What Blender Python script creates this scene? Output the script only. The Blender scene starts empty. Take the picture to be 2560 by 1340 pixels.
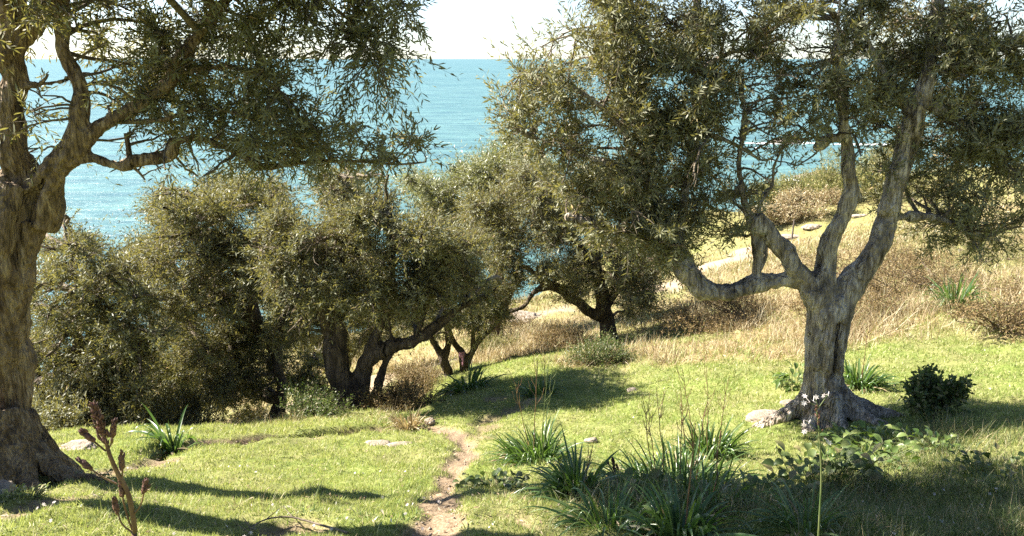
import bpy, math, random
import numpy as np

# ------------------------------------------------------------------ camera, sky, sun, exposure
PITCH = math.radians(14.66)
F = 2000.0                       # focal length in pixels of a 2560 px wide frame
CH = 15.0                        # eye height above the sea
SUN_EL = math.radians(41)
SUN_TO = (-0.97, 0.24)           # horizontal direction towards the sun
scene = bpy.context.scene
COL = scene.collection
cam_d = bpy.data.cameras.new("camera")
cam = bpy.data.objects.new("camera", cam_d)
COL.objects.link(cam)
cam.location = (0, 0, CH)
cam.rotation_euler = (math.pi / 2 - PITCH, 0, 0)
cam_d.sensor_width = 36.0
cam_d.lens = 36.0 * F / 2560.0
cam_d.clip_start = 0.05
cam_d.clip_end = 60000
scene.camera = cam

world = bpy.data.worlds.new("World")
scene.world = world
world.use_nodes = True
wn = world.node_tree.nodes
bg = wn["Background"]
sky = wn.new("ShaderNodeTexSky")
sky.sky_type = 'NISHITA'
sky.sun_disc = False
sky.sun_elevation = SUN_EL
sky.sun_rotation = math.atan2(SUN_TO[0], SUN_TO[1])
sky.altitude = 0
sky.air_density = 0.7
sky.dust_density = 0.35
sky.ozone_density = 1.0
world.node_tree.links.new(sky.outputs[0], bg.inputs[0])
bg.inputs[1].default_value = 0.058

sun_d = bpy.data.lights.new("sun", 'SUN')
sun_d.energy = 5.0
sun_d.angle = math.radians(0.5)
sun_d.color = (1.0, 0.93, 0.82)
sun = bpy.data.objects.new("sun", sun_d)
COL.objects.link(sun)
ce = math.cos(SUN_EL)
hl = math.hypot(*SUN_TO)
from mathutils import Vector
SUNV = Vector((SUN_TO[0] / hl * ce, SUN_TO[1] / hl * ce, math.sin(SUN_EL)))
sun.rotation_euler = SUNV.to_track_quat('Z', 'Y').to_euler()

scene.view_settings.view_transform = 'Standard'
scene.view_settings.look = 'None'
scene.view_settings.gamma = 1.0
scene.view_settings.exposure = 2.15
cy = scene.cycles
cy.max_bounces = 6
cy.diffuse_bounces = 2
cy.glossy_bounces = 2
cy.transmission_bounces = 2
cy.transparent_max_bounces = 4
cy.use_denoising = False
cy.denoiser = 'OPENIMAGEDENOISE'
cy.denoising_input_passes = 'RGB_ALBEDO_NORMAL'

# ------------------------------------------------------------------ small maths
rng = np.random.default_rng(11)
random.seed(5)
CP, SP = math.cos(PITCH), math.sin(PITCH)


def ray(px, py):
    u = (px - 1280.0) / F
    v = (670.0 - py) / F
    return u, CP + v * SP, -SP + v * CP


def W(px, py, Y):
    """world point seen in direction (px, py) at ground distance Y"""
    a, b, c = ray(px, py)
    t = Y / b
    return np.array([a * t, Y, CH + c * t])


def mpp(py, Y):
    return Y / ray(0, py)[1] / F


def nrm(a):
    return a / np.maximum(np.linalg.norm(a, axis=-1, keepdims=True), 1e-9)


def hash3(ix, iy, iz, s=0):
    n = (ix.astype(np.int64) * 374761393 + iy.astype(np.int64) * 668265263 +
         iz.astype(np.int64) * 2147483647 + s * 974711) & 0xffffffff
    n = ((n ^ (n >> 13)) * 1274126177) & 0xffffffff
    n = n ^ (n >> 16)
    return (n & 0xffffff) / float(0xffffff) * 2 - 1


def vnoise(p, s=0):
    f = np.floor(p)
    d = p - f
    d = d * d * (3 - 2 * d)
    x, y, z = (f[..., i].astype(np.int64) for i in range(3))
    r = 0
    for i in (0, 1):
        wx = d[..., 0] if i else 1 - d[..., 0]
        for j in (0, 1):
            wy = d[..., 1] if j else 1 - d[..., 1]
            for k in (0, 1):
                wz = d[..., 2] if k else 1 - d[..., 2]
                r = r + wx * wy * wz * hash3(x + i, y + j, z + k, s)
    return r


def fbm(p, octs=3, s=0):
    r, a = 0, 1.0
    for o in range(octs):
        r = r + a * vnoise(p * (2.03 ** o) + 17.3 * o, s + o)
        a *= 0.5
    return r


def fbm2(x, y, k, octs=3, s=0):
    return fbm(np.stack([x * k, y * k, np.zeros_like(x)], -1), octs, s)


# ------------------------------------------------------------------ terrain heights
CTRL = [(0, 1340, 3.0), (640, 1340, 3.0), (1280, 1340, 3.0), (1900, 1340, 2.95), (2560, 1340, 2.85),
        (60, 1200, 4.6), (300, 1150, 5.5), (110, 1085, 7.0), (400, 1062, 7.6), (700, 1062, 8.2), (700, 1130, 6.2),
        (690, 1045, 9.2), (900, 1035, 9.4), (1150, 1080, 7.2), (1150, 1200, 4.9), (700, 1230, 4.35),
        (1100, 965, 11.0), (1300, 905, 12.5), (1500, 950, 9.6), (1600, 1200, 4.85), (1600, 1060, 7.0),
        (2060, 1050, 6.3), (2000, 1200, 4.6), (2400, 1200, 4.3), (2400, 1050, 6.0), (2400, 880, 8.6),
        (2560, 920, 7.6), (2300, 800, 10.3), (2560, 800, 9.6), (1750, 885, 10.5), (1900, 960, 8.0),
        (1520, 852, 14.0), (720, 1012, 14.0), (1000, 930, 14.5), (1120, 945, 13.5), (1330, 800, 21.0),
        (1700, 700, 28.0), (1850, 640, 34.0), (2000, 590, 42.0), (1700, 760, 20.0), (2000, 700, 18.0),
        (2300, 680, 17.0), (2500, 640, 17.0), (2060, 500, 55.0), (1930, 535, 55.0), (2200, 455, 56.0),
        (2300, 540, 36.0), (2500, 560, 28.0), (2560, 440, 55.0), (1650, 560, 55.0), (1150, 790, 26.0)]
RAW = [(0, 0, -1.55), (-3, 0, -1.75), (3, 0, -1.35), (0, -5, -.4), (-3.7, 10, -5.9), (-2, 10.6, -5.6), (-5, 14, -7.8),
       (-3, 20, -8.2), (-8, 10, -5.6), (-9, 25, -11), (-5, 35, -12.2), (2, 32, -10.6), (-2, 27, -9.6), (5, 45, -13),
       (-15, 45, -16), (0, 55, -17), (10, 60, -16), (-40, 0, -7), (-60, 30, -17), (-60, 60, -22), (-30, 70, -22),
       (0, 75, -22), (20, 78, -20), (30, 72, -16), (44, 84, -18), (75, 60, -4), (60, 30, -3), (40, 0, 0), (20, -20, 3), (0, -20, 2.5),
       (-20, -20, 1), (-8, 3, -2.6), (8, 3, -1.1), (85, 95, -18), (-60, 100, -24), (100, 110, -20), (0, 110, -26)]
cp_ = [W(*c) for c in CTRL] + [np.array([a, b, c + CH]) for a, b, c in RAW]
CX = np.array(cp_)


def tk(d2):
    return 0.5 * d2 * np.log(d2 + 1e-6)


def _fit():
    n = len(CX)
    d2 = ((CX[:, None, :2] - CX[None, :, :2]) ** 2).sum(-1)
    A = np.zeros((n + 3, n + 3))
    A[:n, :n] = tk(d2) + np.eye(n) * 0.25
    A[:n, n] = 1
    A[:n, n + 1:] = CX[:, :2]
    A[n:, :n] = A[:n, n:].T
    return np.linalg.solve(A, np.concatenate([CX[:, 2], np.zeros(3)]))


TW = _fit()


def H0(x, y):
    x = np.asarray(x, float)
    y = np.asarray(y, float)
    out = np.empty(x.size)
    xf, yf = x.ravel(), y.ravel()
    n = len(CX)
    for i in range(0, x.size, 20000):
        a, b = xf[i:i + 20000], yf[i:i + 20000]
        d2 = (a[:, None] - CX[None, :, 0]) ** 2 + (b[:, None] - CX[None, :, 1]) ** 2
        out[i:i + 20000] = tk(d2) @ TW[:n] + TW[n] + a * TW[n + 1] + b * TW[n + 2]
    return out.reshape(x.shape)


def G(px, py, ymin=1.2, ymax=75.0, h=H0):
    """first hit of the view ray with the ground -> world point"""
    Y = np.geomspace(ymin, ymax, 900)
    a, b, c = ray(px, py)
    d = CH + c * Y / b - h(a * Y / b, Y)
    k = np.argmax(d < 0)
    if d[k] >= 0:
        k = len(Y) - 1
    f = d[k - 1] / (d[k - 1] - d[k] + 1e-12) if k > 0 else 0
    y = Y[k - 1] * (1 - f) + Y[k] * f
    x = a * y / b
    return np.array([x, y, float(h(np.array([x]), np.array([y]))[0])])


def polydist(x, y, pts):
    best = np.full(x.shape, 1e9)
    for (ax, ay), (bx, by) in zip(pts[:-1], pts[1:]):
        dx, dy = bx - ax, by - ay
        t = np.clip(((x - ax) * dx + (y - ay) * dy) / (dx * dx + dy * dy + 1e-9), 0, 1)
        best = np.minimum(best, np.hypot(x - ax - t * dx, y - ay - t * dy))
    return best


def gl(pts):
    return [tuple(G(*p)[:2]) for p in pts]


PATH = gl([(1085, 1420), (1085, 1335), (1090, 1270), (1120, 1200), (1165, 1150), (1165, 1110), (1110, 1070), (1075, 1062)])
PATH2 = gl([(1165, 1110), (1210, 1070), (1230, 1040), (1290, 1015), (1330, 990)])
LEDGE = gl([(380, 1128), (450, 1108), (520, 1097), (640, 1092), (720, 1086), (830, 1078), (940, 1068)])
LEDGE2 = gl([(260, 1182), (330, 1165), (400, 1140)])
SAND = [gl([(900, 990), (980, 935), (1060, 915), (1130, 900)]), gl([(690, 1025), (730, 1005), (770, 1000)]),
        gl([(1290, 812), (1330, 795), (1400, 775)]),
        gl([(1640, 725), (1720, 690), (1800, 655), (1880, 640)]), gl([(1760, 675), (1900, 625), (2050, 590), (2160, 565)])]
BARE = [(G(p[0], p[1])[:2], p[2]) for p in
        [(180, 1110, .22), (960, 1108, .2), (1020, 1112, .18), (150, 1270, .3), (60, 1290, .22), (240, 1200, .25),
         (1300, 1320, .22), (720, 1310, .2), (1960, 1045, .3), (1240, 1000, .3), (1760, 1235, .15), (1560, 925, .2)]]
DRY = [(G(p[0], p[1])[:2], p[2]) for p in
       [(1480, 905, .7), (1600, 880, .8), (1700, 885, 1.0), (1820, 870, 1.2), (1900, 850, 1.2), (1950, 870, .8),
        (2000, 800, 1.4), (2180, 820, 1.1), (2260, 800, 1.2), (2380, 790, 1.1), (2480, 780, 1.0), (2560, 800, 1.0),
        (2400, 720, 1.6), (2550, 700, 2.2), (2200, 740, 1.6), (1350, 880, 1.0), (1250, 880, 1.0), (1180, 905, .8),
        (1080, 935, .7), (1020, 985, .6), (1400, 850, 1.5), (1900, 780, 2), (2640, 780, 1.3)]]


def masks(x, y):
    n1 = fbm2(x, y, 5.0, 3, 3)
    n2 = fbm2(x, y, 1.3, 3, 9)
    d = polydist(x, y, PATH)
    dirt = np.clip((.135 + .055 * n1 - d) / .06, 0, 1)
    d = polydist(x, y, PATH2)
    dirt = np.maximum(dirt, np.clip((.16 + .16 * n1 - d) / .12, 0, .7))
    for L in (LEDGE, LEDGE2):
        dirt = np.maximum(dirt, np.clip((.13 + .09 * n1 - polydist(x, y, L)) / .05, 0, 1))
    for c, r in BARE:
        dirt = np.maximum(dirt, np.clip((r * .7 + .5 * r * n1 - np.hypot(x - c[0], y - c[1])) / (.5 * r), 0, .85))
    sand = np.zeros_like(x)
    for i, L in enumerate(SAND):
        wd = (.55, .5, .6, 1.3, 1.3)[i]
        sand = np.maximum(sand, np.clip((wd * (1 + .5 * n2 + .3 * n1) - polydist(x, y, L)) / .35, 0, 1))
    dry = np.zeros_like(x)
    for c, r in DRY:
        dry = np.maximum(dry, np.clip((r * (1 + .25 * n2) - np.hypot(x - c[0], y - c[1])) / .35 + .2 * n1, 0, 1))
    far = np.clip((y - 13.5) / 3, 0, 1) * np.clip(.75 + .5 * n2, 0, 1) * np.clip(1.1 - (y - 28) / 30, .65, 1)
    dry = np.maximum(dry, far)
    dry = dry * (1 - sand)
    return dirt, sand, dry


def micro(x, y):
    dirt, sand, dry = masks(x, y)
    near = np.clip(1.6 - y / 20, .3, 1)
    z = .05 * fbm2(x, y, .9, 2, 1) + .032 * near * fbm2(x, y, 3.5, 3, 4) + .013 * near * fbm2(x, y, 14, 2, 5)
    z = z - dirt * (.035 + .012 * fbm2(x, y, 22, 2, 8)) + sand * .02 * fbm2(x, y, 9, 2, 8)
    z = z + dry * .06 * fbm2(x, y, 4, 2, 12)
    # the low step: ground beyond the ledge stands a little higher
    dl = polydist(x, y, LEDGE)
    z = z + .05 * np.exp(-(dl / .22) ** 2) - .20 * np.exp(-(dl / .10) ** 2)
    bw = np.clip((y - 30) / 20, 0, 1)
    z = z + bw * .5 * fbm2(x, y, .25, 3, 6)
    return z


def H(x, y):
    x = np.asarray(x, float)
    y = np.asarray(y, float)
    return np.maximum(H0(x, y) + micro(x, y), -2.5)


def hz(x, y):
    return float(H(np.array([x]), np.array([y]))[0])


def GR(px, py):
    g = G(px, py)
    return np.array([g[0], g[1], hz(g[0], g[1])])


# ------------------------------------------------------------------ materials
def rgb(c):
    return (c[0], c[1], c[2], 1)


class Mat:
    def __init__(s, name, rough=.7, spec=.4):
        s.m = bpy.data.materials.new(name)
        s.m.use_nodes = True
        s.t = s.m.node_tree
        s.b = s.t.nodes["Principled BSDF"]
        s.out = s.t.nodes["Material Output"]
        s.b.inputs["Roughness"].default_value = rough
        s.b.inputs["Specular IOR Level"].default_value = spec
        s.tc = None

    def n(s, typ, **kw):
        x = s.t.nodes.new(typ)
        for k, v in kw.items():
            setattr(x, k, v)
        return x

    def l(s, a, b):
        s.t.links.new(a, b)

    def co(s, scale=(1, 1, 1)):
        if s.tc is None:
            s.tc = s.n("ShaderNodeTexCoord")
        mp = s.n("ShaderNodeMapping")
        mp.inputs["Scale"].default_value = scale
        s.l(s.tc.outputs["Object"], mp.inputs[0])
        return mp.outputs[0]

    def noise(s, scale, detail=4, rough=.6, vec=None, dist=0):
        x = s.n("ShaderNodeTexNoise")
        x.inputs["Scale"].default_value = scale
        x.inputs["Detail"].default_value = detail
        x.inputs["Roughness"].default_value = rough
        x.inputs["Distortion"].default_value = dist
        s.l(vec if vec is not None else s.co(), x.inputs["Vector"])
        return x.outputs["Fac"]

    def ramp(s, fac, stops):
        x = s.n("ShaderNodeValToRGB")
        e = x.color_ramp.elements
        while len(e) < len(stops):
            e.new(.5)
        for k, (p, c) in enumerate(stops):
            e[k].position = p
            e[k].color = rgb(c) if not isinstance(c, (int, float)) else (c, c, c, 1)
        s.l(fac, x.inputs[0])
        return x.outputs[0]

    def mix(s, fac, a, b, mode='MIX'):
        x = s.n("ShaderNodeMix", data_type='RGBA', blend_type=mode)
        for sock, v in ((x.inputs[0], fac), (x.inputs[6], a), (x.inputs[7], b)):
            if hasattr(v, "links"):
                s.l(v, sock)
            elif isinstance(v, (int, float)):
                sock.default_value = v
            else:
                sock.default_value = rgb(v)
        return x.outputs[2]

    def attr(s, name):
        x = s.n("ShaderNodeAttribute")
        x.attribute_name = name
        return x.outputs["Fac"]

    def geo(s, out):
        return s.n("ShaderNodeNewGeometry").outputs[out]

    def bump(s, h, strength, dist):
        x = s.n("ShaderNodeBump")
        x.inputs["Strength"].default_value = strength
        x.inputs["Distance"].default_value = dist
        s.l(h, x.inputs["Height"])
        s.l(x.outputs[0], s.b.inputs["Normal"])
        return x

    def color(s, c):
        if hasattr(c, "links"):
            s.l(c, s.b.inputs["Base Color"])
        else:
            s.b.inputs["Base Color"].default_value = rgb(c)

    def translucent(s, c, fac):
        t = s.n("ShaderNodeBsdfTranslucent")
        if hasattr(c, "links"):
            s.l(c, t.inputs[0])
        else:
            t.inputs[0].default_value = rgb(c)
        m = s.n("ShaderNodeMixShader")
        m.inputs[0].default_value = fac
        s.l(s.b.outputs[0], m.inputs[1])
        s.l(t.outputs[0], m.inputs[2])
        s.l(m.outputs[0], s.out.inputs[0])


def leaf_mat(name, tops, under, rough=.42, tr=.25, trc=(.16, .19, .03), spec=.5):
    M = Mat(name, rough, spec)
    r = M.geo("Random Per Island")
    c = M.ramp(r, tops)
    if under:
        c = M.mix(M.geo("Backfacing"), c, under)
    M.color(c)
    M.translucent(trc, tr)
    return M.m


M_OLIVE = leaf_mat("olive leaf", [(0, (.035, .042, .018)), (.5, (.09, .09, .04)), (.85, (.19, .165, .08)), (1, (.36, .25, .11))],
                   (.19, .195, .115), .5, .28, (.30, .27, .06), .3)
M_OLIVE_G = leaf_mat("greener olive leaf", [(0, (.06, .08, .025)), (.5, (.12, .135, .045)), (1, (.2, .2, .08))],
                     (.27, .28, .17), .4, .3, (.28, .29, .06), .5)
M_TURF = leaf_mat("turf blade", [(0, (.12, .155, .045)), (.45, (.20, .275, .06)), (.8, (.42, .40, .19)), (1, (.60, .52, .33))],
                  None, .5, .4, (.38, .42, .10), .3)
M_STRAW = leaf_mat("dry grass", [(0, (.13, .09, .045)), (.35, (.29, .225, .125)), (.75, (.49, .42, .27)), (.86, (.62, .56, .40)), (1, (.20, .24, .07))],
                   None, .6, .3, (.42, .30, .12), .3)
M_STRAP = leaf_mat("strap leaf", [(0, (.04, .085, .025)), (.6, (.07, .125, .035)), (1, (.13, .17, .06))], None, .32, .3, (.14, .25, .03), .6)
M_BROAD = leaf_mat("broad leaf", [(0, (.06, .11, .03)), (.6, (.12, .17, .05)), (1, (.2, .23, .08))], None, .4, .35, (.2, .3, .04), .5)
M_WEED = leaf_mat("weed leaf", [(0, (.045, .075, .022)), (.6, (.10, .135, .04)), (1, (.25, .21, .10))], None, .5, .3, (.12, .18, .03), .4)
M_BUSH = leaf_mat("bush leaf", [(0, (.08, .10, .03)), (.5, (.17, .18, .06)), (1, (.38, .31, .14))], None, .55, .3, (.25, .25, .06), .3)
M_BRAMBLE = leaf_mat("bramble leaf", [(0, (.07, .05, .025)), (.5, (.16, .11, .05)), (.85, (.30, .21, .09)), (1, (.10, .14, .04))], None, .6, .25, (.25, .18, .06), .3)
M_PETAL = leaf_mat("white petal", [(0, (.75, .68, .66)), (1, (.85, .80, .78))], None, .5, .4, (.8, .7, .7), .3)
M_LITTER = leaf_mat("dry leaf litter", [(0, (.10, .06, .03)), (.5, (.27, .19, .11)), (1, (.46, .38, .26))], None, .6, .1, (.3, .2, .1), .3)


def bark_mat(name, dark, mid, light, k=1.0, lichen=True):
    M = Mat(name, .85, .25)
    v = M.co((1, 1, .28))
    n1 = M.noise(16 * k, 6, .65, v, .4)
    n2 = M.noise(3.2, 3, .5)
    w = M.n("ShaderNodeTexVoronoi", feature='F1')
    w.inputs["Scale"].default_value = 46 * k
    w.inputs["Randomness"].default_value = 1
    wv = M.mix(.12, v, M.n("ShaderNodeTexNoise").outputs["Color"], 'LINEAR_LIGHT')
    M.l(wv, w.inputs["Vector"])
    c = M.ramp(n1, [(.36, dark), (.49, mid), (.62, light)])
    c = M.mix(M.ramp(n2, [(.35, 0.0), (.7, .45)]), c, light)
    # dark pits and hollows of old olive wood
    pv = M.noise(11 * k, 3, .55, M.co((1, 1, .33)), .5)
    pit = M.ramp(pv, [(.68, 0.0), (.75, 1.0)])
    fis = M.noise(48 * k, 4, .65, M.co((1, 1, .10)), .25)
    c = M.mix(M.ramp(fis, [(.38, .45), (.50, 0.0)]), c, tuple(x * .45 for x in dark))
    c = M.mix(pit, c, tuple(x * .25 for x in dark))
    M.color(c)
    b2 = M.n("ShaderNodeBump")
    b2.inputs["Strength"].default_value = .8
    b2.inputs["Distance"].default_value = .03
    b2.invert = True
    M.l(pit, b2.inputs["Height"])
    h = M.mix(.5, M.mix(.5, n1, fis), w.outputs["Distance"])
    b = M.bump(h, 1.0, .08)
    M.l(b2.outputs[0], b.inputs["Normal"])
    return M.m


M_BARK = bark_mat("olive bark", (.05, .037, .026), (.28, .22, .16), (.62, .54, .44), .9)
M_BARK_W = bark_mat("old brown olive bark", (.045, .028, .015), (.19, .125, .07), (.38, .285, .18), 1.15)
M_BARK_D = bark_mat("dark olive bark", (.03, .022, .016), (.085, .062, .045), (.17, .13, .095), .8)
m = Mat("twig bark", .8, .3)
m.color(m.ramp(m.noise(30, 2), [(.3, (.06, .045, .03)), (.7, (.2, .16, .11))]))
M_TWIG = m.m
m = Mat("reddish stalk", .6, .4)
m.color(m.ramp(m.noise(25, 3), [(.3, (.09, .045, .022)), (.7, (.22, .13, .06))]))
m.bump(m.noise(120, 3), .5, .004)
M_STALK = m.m
m = Mat("dark bud", .6, .4)
m.color(m.ramp(m.noise(160, 2), [(.35, (.045, .016, .012)), (.65, (.17, .08, .055))]))
m.bump(m.noise(200, 2), .7, .004)
M_BUD = m.m
m = Mat("green stem", .5, .4)
m.color(m.ramp(m.noise(20, 2), [(.3, (.07, .11, .035)), (.7, (.16, .17, .07))]))
M_STEM = m.m
m = Mat("pale limestone", .85, .3)
m.color(m.ramp(m.noise(9, 6, .7), [(.3, (.16, .125, .09)), (.5, (.30, .245, .19)), (.75, (.50, .44, .37))]))
m.bump(m.noise(18, 6, .7), .8, .03)
M_STONE = m.m
m = Mat("wet sea rock", .6, .5)
m.color(m.ramp(m.noise(1.2, 6, .7), [(.3, (.08, .065, .05)), (.6, (.22, .18, .14)), (.8, (.36, .31, .26))]))
m.bump(m.noise(2.5, 6, .7), .9, .3)
M_ROCK = m.m
m = Mat("pink cloth", .8, .2)
m.color(m.ramp(m.noise(60, 2), [(.3, (.28, .12, .18)), (.7, (.42, .22, .28))]))
M_PINK = m.m
m = Mat("weathered post", .8, .2)
m.color(m.ramp(m.noise(20, 3), [(.3, (.06, .05, .045)), (.7, (.16, .13, .11))]))
M_POST = m.m

# ground
m = Mat("ground", .95, .15)
P_ = m.noise(1.1, 5, .6)
Q_ = m.noise(14, 6, .7)
R_ = m.noise(70, 4, .7)
grass = m.ramp(Q_, [(.3, (.07, .10, .02)), (.5, (.14, .18, .04)), (.68, (.24, .25, .09))])
grass = m.mix(m.ramp(P_, [(.4, 0.0), (.65, .55)]), grass, (.26, .22, .11))
dryc = m.ramp(Q_, [(.3, (.11, .08, .04)), (.5, (.26, .20, .10)), (.7, (.36, .29, .16))])
dryc = m.mix(m.ramp(P_, [(.48, 0.0), (.62, .6)]), dryc, (.14, .17, .05))
dirtc = m.ramp(R_, [(.3, (.10, .068, .04)), (.5, (.235, .17, .108)), (.7, (.38, .295, .205))])
sandc = m.ramp(m.mix(.5, Q_, R_), [(.3, (.18, .13, .08)), (.5, (.32, .25, .165)), (.7, (.44, .36, .26))])
c = m.mix(m.attr("dry"), grass, dryc)
c = m.mix(m.attr("sand"), c, sandc)
c = m.mix(m.attr("dirt"), c, dirtc)
m.color(c)
m.bump(m.mix(.5, Q_, R_), .7, .03)
M_GROUND = m.m

# sea
m = Mat("sea water", .16, .5)
m.b.inputs["IOR"].default_value = 1.33
big = m.noise(.004, 4, .6, m.co((1, 2.2, 1)))
mid = m.noise(.07, 7, .72, m.co((1, 3.2, 1)))
c = m.mix(m.ramp(big, [(.35, 0.0), (.65, 1.0)]), (.085, .185, .18), (.125, .235, .22))
c = m.mix(m.ramp(mid, [(.40, 0.0), (.60, .8)]), c, (.035, .095, .115))
foam = m.noise(.11, 9, .62, m.co((1, 3.2, 1)))
foam = m.ramp(foam, [(.675, 0.0), (.71, .85)])


def near_pt(x, y, sx, sy, lo, hi):
    mp = m.n("ShaderNodeMapping", vector_type='TEXTURE')
    mp.inputs["Location"].default_value = (x, y, 0)
    mp.inputs["Scale"].default_value = (sx, sy, 1)
    m.l(m.tc.outputs["Object"], mp.inputs[0])
    ln = m.n("ShaderNodeVectorMath", operation='LENGTH')
    m.l(mp.outputs[0], ln.inputs[0])
    mr = m.n("ShaderNodeMapRange")
    mr.inputs[1].default_value = 0
    mr.inputs[2].default_value = 1
    mr.inputs[3].default_value = 1
    mr.inputs[4].default_value = 0
    m.l(ln.outputs["Value"], mr.inputs[0])
    fn = m.noise(.9, 7, .7, m.co((1, 2.6, 1)))
    ad = m.n("ShaderNodeMath", operation='ADD')
    m.l(mr.outputs[0], ad.inputs[0])
    m.l(fn, ad.inputs[1])
    return m.ramp(ad.outputs[0], [(lo, 0.0), (hi, .95)])


for (px, py, Y, sx, sy) in [(1960, 357, 148, 14, 3.5), (2170, 357, 146, 12, 3), (2010, 447, 102, 6, 2.2), (1890, 365, 140, 5, 1.5)]:
    q = W(px, py, Y)
    s_ = m.mix(1.0, foam, near_pt(q[0], q[1], sx, sy, .98, 1.12), 'LIGHTEN')
    foam = s_
c = m.mix(foam, c, (.85, .88, .88))
m.color(c)
rr = m.ramp(foam, [(0, .34), (1, .8)])
m.l(rr, m.b.inputs["Roughness"])
w1 = m.noise(.22, 5, .62, m.co((1, 2.8, 1)), .6)
w2 = m.noise(1.6, 5, .65, m.co((1, 2.2, 1)), .3)
b1 = m.bump(w1, .6, 1.2)
b0 = m.n("ShaderNodeBump")
b0.inputs["Strength"].default_value = .8
b0.inputs["Distance"].default_value = .13
m.l(w2, b0.inputs["Height"])
m.l(b0.outputs[0], b1.inputs["Normal"])
M_SEA = m.m


# ------------------------------------------------------------------ mesh helpers
class MB:
    """collects arrays of vertices and same-sized faces"""

    def __init__(s):
        s.v, s.f, s.n = [], [], 0

    def add(s, v, f, mi=0):
        v = np.asarray(v, float).reshape(-1, 3)
        f = np.asarray(f, np.int64)
        s.f.append((f + s.n, mi))
        s.v.append(v)
        s.n += len(v)

    def build(s, name, mats, parent=None, smooth=False):
        V = np.concatenate(s.v)
        if parent is not None:
            V = V - np.array(parent.location)
        me = bpy.data.meshes.new(name)
        me.vertices.add(len(V))
        me.vertices.foreach_set("co", V.astype(np.float32).ravel())
        loops = np.concatenate([f.ravel() for f, _ in s.f])
        tot = np.concatenate([np.full(len(f), f.shape[1]) for f, _ in s.f])
        mi = np.concatenate([np.full(len(f), k) for f, k in s.f])
        me.loops.add(len(loops))
        me.loops.foreach_set("vertex_index", loops.astype(np.int32))
        me.polygons.add(len(tot))
        st = np.concatenate([[0], np.cumsum(tot)[:-1]])
        me.polygons.foreach_set("loop_start", st.astype(np.int32))
        me.polygons.foreach_set("material_index", mi.astype(np.int32))
        if smooth:
            me.polygons.foreach_set("use_smooth", np.ones(len(tot), bool))
        for mm in (mats if isinstance(mats, (list, tuple)) else [mats]):
            me.materials.append(mm)
        me.update(calc_edges=True)
        o = bpy.data.objects.new(name, me)
        COL.objects.link(o)
        if parent is not None:
            o.parent = parent
        return o


def tag(o, label=None, cat=None, group=None, kind=None):
    if label:
        o["label"] = label
    if cat:
        o["category"] = cat
    if group:
        o["group"] = group
    if kind:
        o["kind"] = kind
    return o


def thing(name, label, cat, loc, group=None):
    o = bpy.data.objects.new(name, None)
    o.empty_display_size = .1
    COL.objects.link(o)
    o.location = tuple(float(x) for x in loc)
    return tag(o, label, cat, group)


def tubes(mb, P, R, segs=5, mi=0, cap=False):
    """P (N,K,3) paths, R (N,K) radii"""
    P = np.asarray(P, float)
    R = np.asarray(R, float)
    N, K, _ = P.shape
    T = nrm(np.gradient(P, axis=1))
    ref = np.where(np.abs(T[:, :1, 2:3]) > .8, np.array([1., 0, 0]), np.array([0, 0, 1.]))
    A = nrm(np.cross(T, ref))
    B = np.cross(T, A)
    th = np.arange(segs) * 2 * math.pi / segs
    V = P[:, :, None, :] + R[:, :, None, None] * (np.cos(th)[:, None] * A[:, :, None, :] + np.sin(th)[:, None] * B[:, :, None, :])
    idx = np.arange(N * K * segs).reshape(N, K, segs)
    a = idx[:, :-1, :]
    b = np.roll(a, -1, 2)
    c2 = idx[:, 1:, :]
    d = np.roll(c2, -1, 2)
    f = np.stack([a, b, d, c2], -1).reshape(-1, 4)
    mb.add(V, f, mi)
    if cap:
        mb.add(V[:, -1].reshape(-1, 3), np.arange(N * segs).reshape(N, segs), mi)
        mb.add(V[:, 0].reshape(-1, 3), np.arange(N * segs).reshape(N, segs)[:, ::-1], mi)


def smooth_path(P, R, step):
    """Catmull-Rom through the points"""
    P = np.asarray(P, float)
    R = np.asarray(R, float)
    Q = np.column_stack([P, R])
    Q = np.vstack([2 * Q[0] - Q[1], Q, 2 * Q[-1] - Q[-2]])
    out = []
    for i in range(1, len(Q) - 2):
        n = max(2, int(np.linalg.norm(Q[i + 1, :3] - Q[i, :3]) / step))
        t = np.linspace(0, 1, n, endpoint=False)[:, None]
        p0, p1, p2, p3 = Q[i - 1], Q[i], Q[i + 1], Q[i + 2]
        out.append(.5 * (2 * p1 + (p2 - p0) * t + (2 * p0 - 5 * p1 + 4 * p2 - p3) * t ** 2 + (3 * p1 - p0 - 3 * p2 + p3) * t ** 3))
    out.append(Q[-2][None])
    o = np.concatenate(out)
    o[:, 3] = np.maximum(o[:, 3], .0008)
    return o[:, :3], o[:, 3]


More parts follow.
